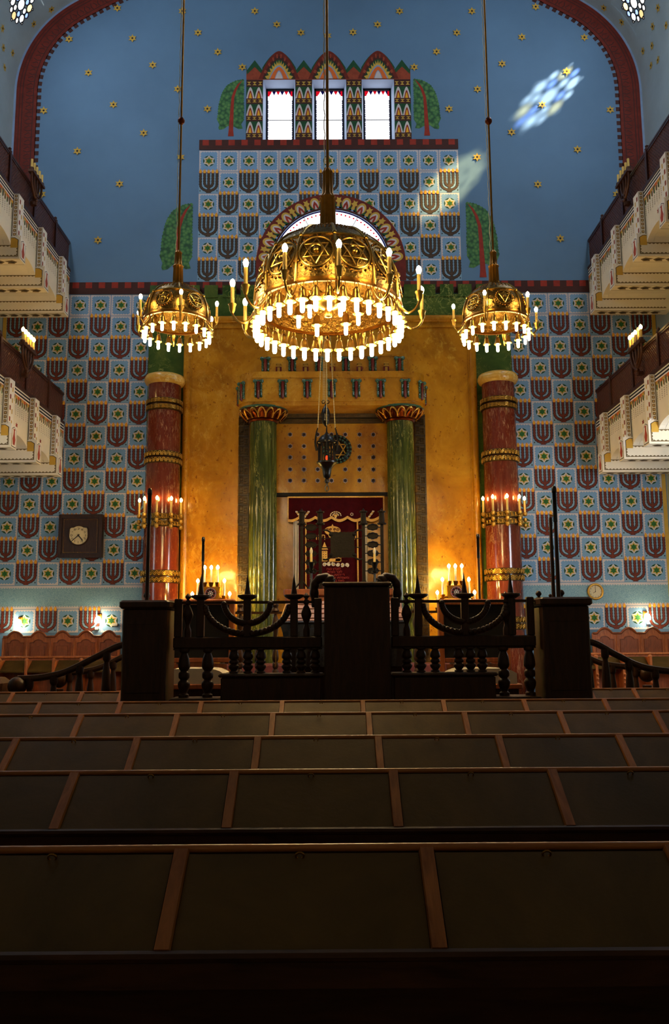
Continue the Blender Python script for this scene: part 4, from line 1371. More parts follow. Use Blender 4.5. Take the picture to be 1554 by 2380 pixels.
        for k in range(n + 1):
            d = 1.6 - (1.6 + .15) * k / n
            zz.append((d, z0 + (.028 if k % 2 else 0)))
        for k in range(1, 7): zz.append((-.15 + (.026 if k % 2 else 0), z0 + (z1 - z0) * k / 7))
        for k in range(n + 1):
            d = -.15 + (1.6 + .15) * k / n
            zz.append((d, z1 - (.024 if k % 2 else 0)))
        P.poly(zz, NB(3), PAR)
        # end face towards the nave
        E_ = lambda l: (lambda yy, z: (X(-.21 - .0015 * l), yy, z))
        y0, y1 = y + .02, y + BW - .02
        P.poly([(y0, zt - 1.47), (y1, zt - 1.47), (y1, zt - 1.09), ((y0 + y1) / 2, zt - 1.03), (y0, zt - 1.09)], E_(1), BLACK)
        P.poly([(y0 + .015, zt - 1.455), (y1 - .015, zt - 1.455), (y1 - .015, zt - 1.095), ((y0 + y1) / 2, zt - 1.045), (y0 + .015, zt - 1.095)], E_(2), PARW)
        ym = (y0 + y1) / 2
        P.poly([(ym - .05, zt - 1.42), (ym + .05, zt - 1.42), (ym + .085, zt - 1.30), (ym + .04, zt - 1.2), (ym + .03, zt - 1.12), (ym + .06, zt - 1.08), (ym - .06, zt - 1.08), (ym - .03, zt - 1.12), (ym - .04, zt - 1.2), (ym - .085, zt - 1.30)], E_(3), LOZ)
        E2 = lambda l: (lambda yy, z: (X(-.125 - .0015 * l), yy, z))
        for k in range(4):
            z = zt - .1 - k * .24
            P.poly([(y + .05, z - .1), (y + .12, z - .1), (y + .12, z), (y + .05, z)], E2(1), BRICK)
            P.poly([(y + .17, z - .16), (y + .22, z - .16), (y + .22, z - .06), (y + .17, z - .06)], E2(1), OCH)
        # flowing leaf pattern on the underside
        U_ = lambda l: (lambda d, yy: (X(d), yy, zt - 1.50 - .0015 * l))
        for k in range(6):
            d = -.1 + k * .27
            P.poly([(d, y + .15), (d + .08, y + .06), (d + .27, y + .11), (d + .2, y + .17), (d + .24, y + .24), (d + .1, y + .25)], U_(1), TAUPE)
            P.poly([(d + .04, y + .15), (d + .12, y + .12), (d + .22, y + .15), (d + .1, y + .2)], U_(2), BLACK)
        for yy in (y + .01, y + BW - .02): P.poly([(-.2, yy), (1.6, yy), (1.6, yy + .012), (-.2, yy + .012)], U_(1), TAUPE)
        o = 0
        m.v += P.v; off = len(m.v) - len(P.v)
        for f, mi_, s_ in zip(P.f, P.m, P.sm):
            m.f.append([i_ + off for i_ in f]); m.m.append(m.mi(P.mats[mi_])); m.sm.append(s_)
        make('pilaster_beam', m, g)
    # wooden lattice screen on top
    m = MB()
    m.box(X(-.02), X(.10), ya, yb, zt, zt + .07, LATW); m.box(X(.015), X(.075), ya, yb, zt + .79, zt + .835, LATW)
    make('screen_rail', m, g)
    py = [20.30 - 1.545 * k for k in range(5)]
    for y in py:
        m = MB(); m.box(X(-.005), X(.09), y - .045, y + .045, zt + .07, zt + .82, LATW)
        m.lathe([(.05, 0), (.055, .03), (.03, .06), (.04, .10), (1e-4, .14)], (X(.04), y, zt + .82), LATW, 10)
        make('screen_post', m, g)
    ed = [ya] + sorted(py) + [yb]
    for a, c in zip(ed[:-1], ed[1:]):
        m = MB(); m.box(X(.035), X(.055), a + .045, c - .045, zt + .07, zt + .79, LATTICE)
        for zz in (zt + .10, zt + .76): m.box(X(.02), X(.07), a + .045, c - .045, zz - .02, zz + .02, LATW)
        make('lattice_panel', m, g)
    return g
ZG = (7.04, 11.17)
gallery(-1, ZG[0], 'lower left gallery with white painted parapet and brown lattice screen')
gallery(1, ZG[0], 'lower right gallery with white painted parapet and brown lattice screen')
gallery(-1, ZG[1], 'upper left gallery with white painted parapet and dark lattice screen')
gallery(1, ZG[1], 'upper right gallery with white painted parapet and dark lattice screen')

def gallery_menorah(sd, yc, z, lit, label, skip=None, nudge=0):
    x = sd * 6.75
    t = thing('menorah_lamp', label, 'menorah lamp', (sd * 6.86, yc, z - .55), 'menorah lamps on the gallery screens')
    m = MB(); m.box(x - .06, x + .06, yc - .40, yc + .40, z + .0, z + .06, MENB)
    for k in range(5): m.lathe([(.045, .05), (.055, .08), (.05, .12), (.03, .13)], (x, yc - .34 + .17 * k, z), MENB, 10)
    for s in (-1, 1):
        for rr, dd in ((.34, .46), (.17, .36)):
            m.tube([(x, yc + s * rr * cos(a), z - dd * sin(a)) for a in [pi / 2 * k / 8 for k in range(9)]], .028, MENB, 8)
    m.tube([(x, yc, z), (x, yc, z - .62)], .03, MENB, 8)
    m.ball((x, yc, z - .50), .05, MENB, 8)
    m.box(min(x, sd * 6.86), max(x, sd * 6.86), yc - .05, yc + .05, z - .62, z - .54, MENB)
    make('menorah_body', m, t)
    for k in range(5):
        candle_parts(t, (x, yc - .34 + .17 * k, z + .10), .21, .027, lit and k != skip, bulb_h=.115, bulb_r=.04) if lit else None
        if not lit:
            c = MB(); c.lathe([(.027, 0), (.027, .22), (.02, .225)], (x, yc - .34 + .17 * k, z + .10), WAX, 10); make('candle', c, t)
gallery_menorah(-1, 18.45, 7.98, True, 'lit five-candle menorah lamp on the lower left gallery screen')
gallery_menorah(1, 18.15, 7.86, True, 'menorah lamp with four lit candles on the lower right gallery screen', skip=1)
gallery_menorah(-1, 18.5, 12.08, False, 'unlit five-candle menorah lamp on the upper left gallery screen')
gallery_menorah(1, 18.3, 11.92, False, 'unlit five-candle menorah lamp on the upper right gallery screen')

# ------------------------------------------------------------------ chandeliers
def chandelier(name, label, loc, a, bh, nrib, per, sc_, top, neck_h, phase, inner, group=None):
    """loc: centre of the dome's rim"""
    x0, y0, z0 = loc
    t = thing(name, label, 'chandelier', loc, group)
    C0 = (x0, y0, z0)
    ez = 2.35
    def prof(u, off=0.0):               # u 0 rim .. 1 crown
        ang = u * pi / 2
        return ((a - off) * max(cos(ang), 0) ** (2 / ez), (bh - off) * sin(ang) ** (2 / ez))
    ucap = .93
    us = [i / 22 * ucap for i in range(23)]
    m = MB(); m.lathe([prof(u) for u in us] , C0, PIERCED, 72, caps=False); m.lathe([prof(u, .014) for u in us], C0, PIERCED, 72, caps=False)
    make('dome', m, t)
    rcap, zcap = prof(ucap)
    m = MB()
    m.lathe([(rcap + .01, zcap - .01), (rcap * .75, zcap + .04 * sc_), (.09 * sc_, zcap + .07 * sc_)], C0, BRASS, 36)
    fl = lambda q, z: 1 + .07 * cos(q * 10)
    m.lathe([(.085 * sc_, zcap + .05 * sc_), (.078 * sc_, zcap + neck_h * .52), (.09 * sc_, zcap + neck_h * .55), (.062 * sc_, zcap + neck_h * .60), (.052 * sc_, zcap + neck_h * .9), (.06 * sc_, zcap + neck_h * .93), (.03 * sc_, zcap + neck_h)], C0, BRASSD, 80, True, fl)
    make('neck', m, t)
    m = MB()
    m.tube([(x0, y0, z0 + zcap + neck_h - .02), (x0, y0, top)], .017 * (sc_ ** .5), BRASSD, 10)
    m.tube([(x0 - .035 + .006 * cos(k * 2.1), y0 - .012 + .006 * sin(k * 2.1), z0 + zcap + neck_h * .9 + k * .08) for k in range(int((top - z0 - zcap - neck_h * .9) / .08))], .006, PLASTIC, 5)
    make('rod', m, t)
    if inner == 0:
        m = MB(); m.lathe([(.017, -.07), (.05, -.03), (.055, 0), (.04, .03), (.017, .06)], (x0, y0, z0 + 3.2), CAPM, 14); make('rod_knob', m, t)
    m = MB()
    m.lathe([(a - .02, -.02 * sc_), (a + .012, -.02 * sc_), (a + .014, .01 * sc_), (a + .006, .034 * sc_), (a - .012, .034 * sc_), (a - .02, -.02 * sc_)], C0, BRASSD, 72, caps=False)
    u1, u2 = .33, .62
    make('rim', m, t)
    r1, z1 = prof(u1 + .08)
    m = MB(); m.tube([(x0 + (r1 + .006) * cos(q), y0 + (r1 + .006) * sin(q), z0 + z1) for q in [2 * pi * k / 72 for k in range(72)]], .014 * sc_, BRASS, 6, closed=True)
    r2, z2 = prof(.80); m.tube([(x0 + (r2 + .006) * cos(q), y0 + (r2 + .006) * sin(q), z0 + z2) for q in [2 * pi * k / 72 for k in range(72)]], .012 * sc_, BRASS, 6, closed=True)
    make('dome_band', m, t)
    q0 = -pi / 2 + phase
    # rib
    def rotd(p, q): return (x0 + p[0] * cos(q), y0 + p[0] * sin(q), z0 + p[1])
    m = MB(); m.tube([rotd((prof(u)[0] + .008, prof(u)[1]), q0) for u in [i / 20 * ucap for i in range(21)]], .016 * sc_, BRASS, 8)
    m.ball(rotd((r1 + .02, z1), q0), .026 * sc_, BRASS, 6)
    rib = make('dome_rib', m, t)
    # medallion with star between ribs
    qm = q0 + pi / nrib
    m = MB()
    um, rm = .215, .155 * sc_ * (a / sc_ / .83)
    cr, cz = prof(um)
    def S_(u, v):
        # small surface patch: v along the profile, u around
        uu = um + v / (bh * 1.45)
        r_, z_ = prof(max(uu, .01))
        q = qm + u / cr
        return (x0 + (r_ + .008) * cos(q), y0 + (r_ + .008) * sin(q), z0 + z_)
    for off in (pi / 2, -pi / 2):
        tri = [(rm * cos(off + k * 2 * pi / 3), rm * sin(off + k * 2 * pi / 3)) for k in range(3)]
        for k in range(3):
            A, B = tri[k], tri[(k + 1) % 3]
            m.tube([S_(A[0] + (B[0] - A[0]) * s / 5, A[1] + (B[1] - A[1]) * s / 5) for s in range(6)], .008 * sc_, BRASS, 5)
    m.tube([S_(rm * 1.18 * cos(q), rm * 1.18 * sin(q)) for q in [2 * pi * k / 28 for k in range(28)]], .010 * sc_, BRASS, 5, closed=True)
    m.tube([S_(rm * .42 * cos(q), rm * .42 * sin(q)) for q in [2 * pi * k / 16 for k in range(16)]], .008 * sc_, BRASS, 5, closed=True)
    for k in range(24): m.ball(S_(rm * 1.38 * cos(2 * pi * k / 24), rm * 1.38 * sin(2 * pi * k / 24)), .013 * sc_, BRASSD, 4)
    m.ball(S_(0, 0), .03 * sc_, BRASS, 6)
    med = make('star_medallion', m, t)
    m = MB()
    for j in range(6):
        for k in range(8):
            u = .56 + .24 * k / 7 - .012; q = q0 + 2 * pi / nrib * (j + .8) / 6.6 + .018 * sin(k * 1.1 + j)
            p_ = prof(u); m.ball(rotd((p_[0] + .004, p_[1] + .002), q), .0085 * sc_, BRASSD, 4)
    bead = make('beaded_ornament', m, t)
    # arm
    R = a * 1.31; dn = -.035 * sc_
    m = MB()
    path = smooth_path([rotd(p, q0) for p in ((a - .01, -.02), (a + .03 * sc_, -.10 * sc_), (a + .11 * sc_, -.155 * sc_ + dn), (R - .06 * sc_, -.14 * sc_ + dn), (R - .01, -.08 * sc_ + dn), (R, -.03 * sc_ + dn))], 5)
    m.tube(path, .014 * sc_, BRASS, 8)
    arm = make('arm', m, t)
    m = MB(); m.lathe([(.018 * sc_, -.05 * sc_), (.03 * sc_, -.02 * sc_), (.034 * sc_, .02 * sc_), (.046 * sc_, .05 * sc_), (.03 * sc_, .052 * sc_)], rotd((R, dn), q0), BRASS, 14)
    make('candle_cup', m, arm)
    m = MB(); m.lathe([(.021 * sc_, 0), (.021 * sc_, .19 * sc_), (.018 * sc_, .2 * sc_)], rotd((R, .045 * sc_ + dn), q0), WAX, 10); make('candle_tube', m, arm)
    m = MB(); m.lathe([(.016 * sc_, 0), (.026 * sc_, .03 * sc_), (.030 * sc_, .05 * sc_), (.02 * sc_, .08 * sc_), (1e-4, .098 * sc_)], rotd((R, .245 * sc_ + dn), q0), BULBM, 10); make('candle_bulb', m, arm)
    # bell with lamp
    nb = nrib * per
    qb = q0 + pi / nb
    def bell(rad, zr, q, s, hook=True):
        c = rotd((rad, zr), q)
        m = MB()
        if hook:
            m.tube([(c[0] + .022 * s * cos(w), c[1], c[2] - .025 * s + .03 * s * sin(w)) for w in [2 * pi * k / 10 for k in range(10)]], .005 * s, BRASS, 5, closed=True)
        m.lathe([(.008 * s, -.045 * s), (.022 * s, -.062 * s), (.034 * s, -.075 * s), (.040 * s, -.11 * s), (.047 * s, -.15 * s), (.064 * s, -.185 * s), (.060 * s, -.188 * s), (.044 * s, -.155 * s), (.034 * s, -.11 * s)], c, BRASS, 18, caps=False)
        bo = make('bell', m, t)
        m = MB(); m.lathe([(1e-4, -.325 * s), (.017 * s, -.318 * s), (.024 * s, -.30 * s), (.024 * s, -.19 * s), (.018 * s, -.13 * s), (1e-4, -.12 * s)], c, BULBM, 10, caps=False)
        make('lamp_bulb', m, bo)
        return bo
    bl = bell(a, -.015 * sc_, qb, sc_)
    for k in range(1, nrib):
        copy_part(rib, t, 2 * pi * k / nrib); copy_part(med, t, 2 * pi * k / nrib); copy_part(bead, t, 2 * pi * k / nrib); copy_part(arm, t, 2 * pi * k / nrib)
    for k in range(1, nb): copy_part(bl, t, 2 * pi * k / nb)
    if inner:
        m = MB(); m.lathe([(1e-4, -.10), (.04, -.09), (.055, -.05), (.04, -.01), (.12, .02), (.17, .06), (.18, .12), (.10, .16), (.03, .18), (.03, .8)], C0, BRASS, 28, caps=False)
        make('centre_boss', m, t)
        b2 = bell(.33, .10, q0 + .3, sc_ * .95)
        for k in range(1, inner): copy_part(b2, t, 2 * pi * k / inner)
        m = MB()
        for k in range(inner):
            q = q0 + .3 + 2 * pi * k / inner
            m.tube([rotd((.05, .14), q), rotd((.2, .17), q), rotd((.33, .09), q)], .010, BRASS, 6)
        make('inner_arms', m, t)
    return t
chandelier('chandelier', 'large central brass dome chandelier with bells of lit bulbs', (-.015, 9.0, 5.17), .80, .865, 12, 3, 1.0, 21.9, .80, radians(6), 6)
sl = chandelier('chandelier', 'small brass dome chandelier hanging left of the big one', (-2.232, 12.0, 6.16), .475, .56, 6, 3, .86, 20.9, .56, radians(15), 0, 'small chandeliers')
sr = copy_tree(sl)
sr.location = (2.425, 12.0, 6.14); sr.rotation_euler = (0, 0, radians(-39))
sr['label'] = 'small brass dome chandelier hanging right of the big one'

# ------------------------------------------------------------------ hanging eternal lamp
ln = thing('hanging_lantern', 'dark bronze hanging lantern with a red light before the ark', 'lantern', (-.095, 17.0, 4.48))
lx, ly = -.075, 17.0
m = MB()
m.lathe([(1e-4, 4.66), (.035, 4.67), (.05, 4.71), (.035, 4.75), (.07, 4.78), (.085, 4.86), (.10, 4.95), (.15, 5.03), (.205, 5.07), (.21, 5.10), (.16, 5.11)], (lx, ly, 0), IRON, 24)
make('lantern_bowl', m, ln)
m = MB()
m.lathe([(.175, 5.46), (.20, 5.48), (.20, 5.52), (.175, 5.54), (.16, 5.58), (.11, 5.64), (.05, 5.67), (.02, 5.72)], (lx, ly, 0), IRON, 24)
make('lantern_cap', m, ln)
for k in range(8):
    q = 2 * pi * k / 8 + .2
    m = MB(); m.tube([(lx + .165 * cos(q), ly + .165 * sin(q), 5.09), (lx + .165 * cos(q), ly + .165 * sin(q), 5.48)], .018, IRON, 8); make('lantern_bar', m, ln)
m = MB(); m.lathe([(1e-4, 5.14), (.022, 5.155), (.026, 5.19), (.016, 5.225), (1e-4, 5.235)], (lx, ly, 0), REDBULB, 12, caps=False); make('red_lamp', m, ln)
m = MB(); m.tube([(lx + .035 * cos(w), ly, 4.56 + .06 * sin(w)) for w in [2 * pi * k / 16 for k in range(16)]], .011, IRON, 6, closed=True); m.tube([(lx, ly, 4.61), (lx, ly, 4.67)], .018, IRON, 6)
make('pull_ring', m, ln)
for (dx, tx, dy) in ((-.20, -.15, 0), (.19, .13, 0), (.0, .0, -.19)):
    m = MB()
    m.tube(smooth_path([(lx + dx * .98, ly + dy, 5.34), (lx + dx * 1.15, ly + dy, 5.5), (lx + dx * 1.05, ly + dy, 5.7), (lx + dx * .9, ly + dy, 5.82)], 5), [.03 - .0015 * i for i in range(16)], IRON, 6)
    make('hook_arm', m, ln)
    m = MB()
    P0 = Vector((lx + dx * .9, ly + dy, 5.80)); P1 = Vector((lx + tx * .3, ly, 8.72)); n = 110
    m.tube([tuple(P0 + (P1 - P0) * (k / n)) for k in range(n + 1)], [.014 if k % 2 else .008 for k in range(n + 1)], CHAIN, 5)
    make('chain', m, ln)
m = MB()
m.lathe([(.012, 5.86), (.07, 5.93), (.095, 6.0), (.085, 6.05), (.105, 6.09), (.10, 6.13), (.07, 6.22), (.02, 6.30), (.012, 6.34)], (lx - .02, ly + .1, 0), IRON, 16)
for s in (-1, 1):
    m.tube([(lx - .02 + s * .045 + .03 * cos(w), ly + .1, 6.38 + .035 * sin(w)) for w in [2 * pi * k / 12 for k in range(12)]], .008, IRON, 5, closed=True)
make('counterweight', m, ln)
for dx in (-.05, -.02, .03):
    m = MB(); n = 90
    m.tube([(lx - .02 + dx * (1 - .3 * k / n), ly + .1, 6.36 + (8.72 - 6.36) * k / n) for k in range(n + 1)], [.011 if k % 2 else .006 for k in range(n + 1)], CHAIN, 5)
    make('chain', m, ln)

m = MB(); m.tube([(lx, 21.25, 9.0), (lx, 20.0, 8.95), (lx, 17.6, 8.78), (lx, 16.95, 8.73)], .03, IRON, 8); m.tube([(lx, 21.25, 8.5), (lx, 19.6, 8.9)], .02, IRON, 6)
m.tube([(lx - .06, 16.99, 8.73), (lx + .06, 16.99, 8.73)], .02, IRON, 8); m.tube([(lx - .05, 17.1, 8.73), (lx + .05, 17.1, 8.73)], .02, IRON, 8)
make('wall_bracket', m, ln)

# ------------------------------------------------------------------ bimah (raised platform) in the middle of the hall
FZ = .75
bp = thing('bimah_platform', 'dark wooden raised platform in the middle of the hall', 'platform', (.2, 9.4, 0))
m = MB(); m.cbox(-1.80, 2.22, 7.65, 11.5, .02, FZ, DWOOD, .02); make('platform_body', m, bp)
m = MB(); m.cbox(-1.70, 2.12, 7.7, 11.4, FZ, FZ + .02, FLOORW, .005); make('platform_floor', m, bp)
ped = None
def pedestal(x0, x1, zt, label, knobs):
    t = thing('bimah_pedestal', label, 'pedestal', ((x0 + x1) / 2, 7.4, 0))
    m = MB(); m.cbox(x0 + .01, x1 - .01, 7.2, 7.6, .02, zt - .07, DWOOD, .012); m.cbox(x0 + .05, x1 - .05, 7.193, 7.2, 1.15, zt - .2, DWOOD, .003)
    make('pedestal_body', m, t)
    m = MB(); m.cbox(x0 - .015, x1 + .015, 7.17, 7.63, zt - .07, zt, DWOOD, .015); make('pedestal_cap', m, t)
    for (kx, ky, s) in knobs:
        m = MB(); m.lathe(sprof([(.05 * s, 0), (.055 * s, .02 * s), (.025 * s, .04 * s), (.03 * s, .055 * s), (.05 * s, .08 * s), (.052 * s, .105 * s), (.03 * s, .14 * s), (1e-4, .15 * s)], 3), (kx, ky, zt), DWOOD, 14); make('turned_knob', m, t)
    return tag(t, label, 'pedestal', 'corner pedestals of the bimah')
pedestal(-1.751, -1.363, 1.912, 'dark wooden corner pedestal at the left of the bimah front', [(-1.62, 7.56, .6)])
pedestal(1.76, 2.166, 1.918, 'dark wooden corner pedestal at the right of the bimah front', [(1.83, 7.58, .5), (2.03, 7.58, .55), (1.93, 7.57, .3)])
lc = thing('reader_desk', 'tall dark panelled reader desk in the centre of the bimah front', 'desk', (.215, 7.4, 0))
m = MB(); m.cbox(-.06, .49, 7.2, 7.6, .02, 2.02, DWOOD, .012); make('desk_body', m, lc)
m = MB(); m.cbox(-.075, .505, 7.17, 7.63, 2.02, 2.054, DWOOD, .01); make('desk_top', m, lc)
for s, xb in ((-1, -.075), (1, .505)):
    m = MB()
    pts = [(xb - s * -.03 * 0 + s * .0 + s * .055, 7.45, 1.86), (xb + s * .075, 7.44, 1.98), (xb + s * .06, 7.42, 2.07), (xb + s * -.0, 7.40, 2.115), (xb - s * .06, 7.38, 2.10), (xb - s * .085, 7.37, 2.075)]
    pts = [(x, y + .10, z) for x, y, z in pts]
    sp_ = smooth_path(pts, 6)
    m.tube(sp_, [.038 + .004 * sin(k * 1.3) for k in range(len(sp_))], DWOOD, 10); m.ball((xb - s * .06, 7.48, 2.085), .048, DWOOD, 10)
    make('scroll_arm', m, lc)
def baluster(mb, x, y, z0, z1, r, mt=DWOOD):
    h = z1 - z0
    mb.lathe(sprof([(r * .9, 0), (r * .9, h * .06), (r * .6, h * .09), (r, h * .2), (r * 1.05, h * .30), (r * .65, h * .36), (r * .95, h * .40), (r * .95, h * .5), (r * .65, h * .54), (r * 1.05, h * .62), (r * .9, h * .8), (r * .6, h * .9), (r * .9, h * .93), (r * .9, h)], 3), (x, y, z0), mt, 14)
def railing(x0, x1, xc, fin, label, plx0, plx1, tall, short, y=7.40):
    t = thing('bimah_railing', label, 'railing', ((x0 + x1) / 2, y, FZ), 'railings of the bimah')
    m = MB(); m.cbox(x0, x1, y - .045, y + .045, 1.508, 1.604, DWOOD, .01); m.box(x0, x1, y - .02, y + .02, 1.495, 1.51, DWOOD); make('beam', m, t)
    m = MB(); m.box(x0, x1, y - .018, y + .018, 1.885, 1.908, DWOOD); make('top_rail', m, t)
    for xx in (x0 + .035, xc - .40, xc, xc + .40, x1 - .035):
        m = MB(); m.cbox(xx - .032, xx + .032, y - .03, y + .03, 1.604, 1.93, DWOOD, .006)
        p = make('post', m, t)
        if abs(xx - xc) < .5:
            m = MB(); m.lathe([(.045, 0), (.085, .025), (.085, .04), (.028, .045), (.02, .09), (.012, .15), (1e-4, .225)], (xx, y, 1.92), DWOOD, 10)
            make('spike', m, p)
    m = MB()
    for (rx, rz, zb) in ((.36, .25, 1.62), (.20, .18, 1.71)):
        for s in (-1, 1):
            pa = [(xc + s * rx * cos(a), y - .01, zb + rz * (1 - sin(a))) for a in [pi / 2 * k / 14 for k in range(15)]]
            m.tube(pa, .021, DWOOD, 8)
            for k in range(1, 14): m.ball((pa[k][0], y - .015, pa[k][2] + .012), .028, DWOOD, 5)
    make('menorah_grille', m, t)
    for xx in fin:
        m = MB(); m.lathe(sprof([(.03, 0), (.03, .06), (.018, .10), (.03, .14), (.045, .19), (.03, .24), (.015, .27), (.03, .285), (.02, .31), (.012, .32), (.026, .345), (1e-4, .375)], 3), (xx, y, 1.604), DWOOD, 12); make('finial_baluster', m, t)
    m = MB(); m.cbox(plx0, plx1, y - .18, y + .04, .02, 1.27, DWOOD, .01); m.cbox(plx0 - .02, plx1 + .02, y - .20, y + .05, 1.27, 1.30, DWOOD, .012); make('plinth', m, t)
    for xx in short:
        m = MB(); baluster(m, xx, y - .02, 1.30, 1.508, .042); make('baluster', m, t)
    lo = max(min(tall) - .12, x0); hi = min(max(tall) + .12, x1)
    m = MB(); m.cbox(lo, hi, y - .19, y + .12, .02, 1.10, DWOOD, .01); make('step_sill', m, t)
    for xx in tall:
        m = MB(); baluster(m, xx, y - .02, 1.10, 1.508, .048); make('baluster', m, t)
railing(-1.345, -.08, -.72, (-1.23, -.215), 'dark wooden railing with a menorah grille left of the reader desk', -.92, -.085, (-1.25, -1.05), (-.83, -.71, -.60, -.38, -.26, -.14))
railing(.51, 1.74, 1.145, (.645, 1.50), 'dark wooden railing with a menorah grille right of the reader desk', .515, 1.36, (1.46, 1.68), (.64, .76, .88, 1.08, 1.18, 1.28))
# rear railing
t = thing('bimah_railing', 'dark rear railing of the bimah seen through the front one', 'railing', (.2, 11.3, FZ), 'railings of the bimah')
m = MB(); m.box(-1.75, 2.15, 11.26, 11.32, 1.90, 1.93, DWOOD); make('top_rail', m, t)
m = MB(); m.cbox(-1.75, 2.15, 11.25, 11.33, 1.50, 1.58, DWOOD, .01); make('beam', m, t)
m = MB(); m.cbox(-1.75, 2.15, 11.22, 11.36, FZ + .02, 1.02, DWOOD, .01); make('plinth', m, t)
for k in range(17):
    xx = -1.65 + k * .23
    if -.6 < xx < .9: continue
    m = MB(); baluster(m, xx, 11.29, 1.02, 1.50, .04); make('baluster', m, t)
    if k % 2 == 0:
        m = MB(); m.lathe(sprof([(.03, 0), (.03, .1), (.045, .2), (.02, .3), (.02, .34), (.05, .36), (.03, .4), (.04, .44), (1e-4, .48)], 3), (xx, 11.29, 1.58), DWOOD, 12); make('finial_baluster', m, t)
for (x, y, zt, r, lab) in ((-1.605, 7.5, 2.914, .022, 'tall dark pole standing on the left front pedestal of the bimah'), (1.985, 7.5, 2.914, .022, 'tall dark pole standing on the right front pedestal of the bimah'),
                           (-1.665, 11.12, 2.90, .022, 'slimmer dark pole at the left rear corner of the bimah'), (1.92, 11.12, 2.92, .022, 'slimmer dark pole at the right rear corner of the bimah')):
    zb = 1.9195 if y < 8 else FZ + .02
    t = thing('canopy_pole', lab, 'pole', (x, y, zb), 'canopy poles of the bimah')
    m = MB(); m.lathe([(.019, zb), (.016, zb + .5), (.014, zt - .30)], (x, y, 0), DWOOD, 12); make('lower_pole', m, t)
    m = MB(); m.lathe([(r * .85, zt - .32), (r * .8, zt - .06), (.022, zt - .055), (.022, zt - .02), (.014, zt)], (x, y, 0), IRON, 12); make('upper_socket', m, t)
    if x > 0 and y < 8:
        m = MB(); m.lathe([(.017, 1.9195), (.015, 2.63), (.01, 2.64)], (x - .036, y + .03, 0), DWOOD, 12); m.tube([(x - .05, y, 2.66), (x, y, 2.64)], .008, GILT, 5); make('side_pole', m, t)
# settees
def settee(px0, px1, label):
    y = 9.4
    x0, x1 = at(px0, 1470, y)[0], at(px1, 1470, y)[0]; xc = (x0 + x1) / 2; w = x1 - x0
    Z = lambda py, yy=y: at(xc / y * FPX + 770, py, yy)[2]
    zt, zp, zl = Z(1393), Z(1533), Z(1556)
    t = thing('settee', label, 'settee', (xc, y - .3, FZ + .02), 'settees on the bimah')
    m = MB()
    m.cbox(x0, x0 + .06, y - .05, y + .05, FZ + .02, zt - .02, STALLW, .008); m.cbox(x1 - .06, x1, y - .05, y + .05, FZ + .02, zt - .02, STALLW, .008)
    m.cbox(x0, x1, y - .06, y + .06, zt - .06, zt, STALLW, .012); m.cbox(x0, x1, y - .04, y + .04, zp - .03, zp + .02, STALLD, .008)
    make('back_frame', m, t)
    m = MB(); m.box(x0 + .06, x1 - .06, y - .02, y + .03, zp, zt - .05, BLKLEA); make('back_panel', m, t)
    m = MB()
    zs = [(x0 + .08, zl - .02), (x1 - .08, zl - .02), (x1 - .08, zp - .05), (xc, zp - .025), (x0 + .08, zp - .05)]
    m.prism(zs, lambda u, v, w_: (u, y - .03 + w_, v), .04, STALLD); make('lower_rail', m, t)
    m = MB()
    z1 = Z(1554, y - .55); z0 = Z(1590, y - .55)
    n = 16; pr = [(x0 + .05 + (w - .1) * k / n, z1 - .05 * abs(2 * k / n - 1) ** 5) for k in range(n + 1)]
    m.prism([(x0 + .05, z0)] + pr + [(x1 - .05, z0)], lambda u, v, w_: (u, y - .55 + w_, v), .5, CLOTHW); make('seat_cushion', m, t)
    m = MB(); m.cbox(x0, x1, y - .58, y + .02, z0 - .05, z0, STALLW, .008); m.cbox(x0 + .03, x1 - .03, y - .54, y - .02, FZ + .021, z0 - .05, DWOOD, .008); make('seat_box', m, t)
settee(389, 545, 'dark high-backed settee with a white seat cushion on the left of the bimah')
settee(1018, 1183, 'dark high-backed settee with a white seat cushion on the right of the bimah')
# reading table with covers
t = thing('reading_table', 'sloping reading table under a pinkish cover and glossy black cloth', 'table', (.14, 9.2, FZ + .02))
m = MB(); m.cbox(-.45, .73, 8.95, 9.65, FZ + .021, 1.62, DWOOD, .01); make('table_body', m, t)
m = MB()
m.add([(-.46, 8.92, 1.77), (.74, 8.92, 1.77), (.79, 9.72, 2.0), (-.51, 9.72, 2.0), (-.46, 8.92, 1.73), (.74, 8.92, 1.73), (.79, 9.72, 1.96), (-.51, 9.72, 1.96)],
      [(0, 1, 2, 3), (7, 6, 5, 4), (0, 4, 5, 1), (1, 5, 6, 2), (2, 6, 7, 3), (3, 7, 4, 0)], COVER)
for k in range(4):
    yy = 8.99 + k * .19
    m.tube([(-.46, yy, 1.775 + (yy - 8.92) * .2875), (.74, yy, 1.775 + (yy - 8.92) * .2875)], .008, COVER, 6)
make('pink_cover', m, t)
m = MB(); v = []; n = 60
for j, z in enumerate((1.745, 1.70, 1.64, 1.5, 1.3)):
    for i in range(n + 1):
        u = i / n; xx = -.50 + 1.28 * u
        v.append((xx + (.02 * (j - 2) if i == 0 else 0), 8.90 - .02 * j + .014 * sin(u * 40 + j) * (j > 0), z))
m.add(v, [(j * (n + 1) + i, j * (n + 1) + i + 1, (j + 1) * (n + 1) + i + 1, (j + 1) * (n + 1) + i) for j in range(4) for i in range(n)], BLKPL, True)
m.tube([(-.50, 8.9, 1.745), (.78, 8.9, 1.745)], .014, BLKPL, 8)
make('black_cover', m, t)
m = MB(); m.tube(smooth_path([(-.5, 9.6, 1.98), (-.52, 9.2, 1.85), (-.53, 8.95, 1.76), (-.56, 8.88, 1.55), (-.57, 8.87, 1.3)], 5), .006, GOLDTH, 5); make('cover_cord', m, t)
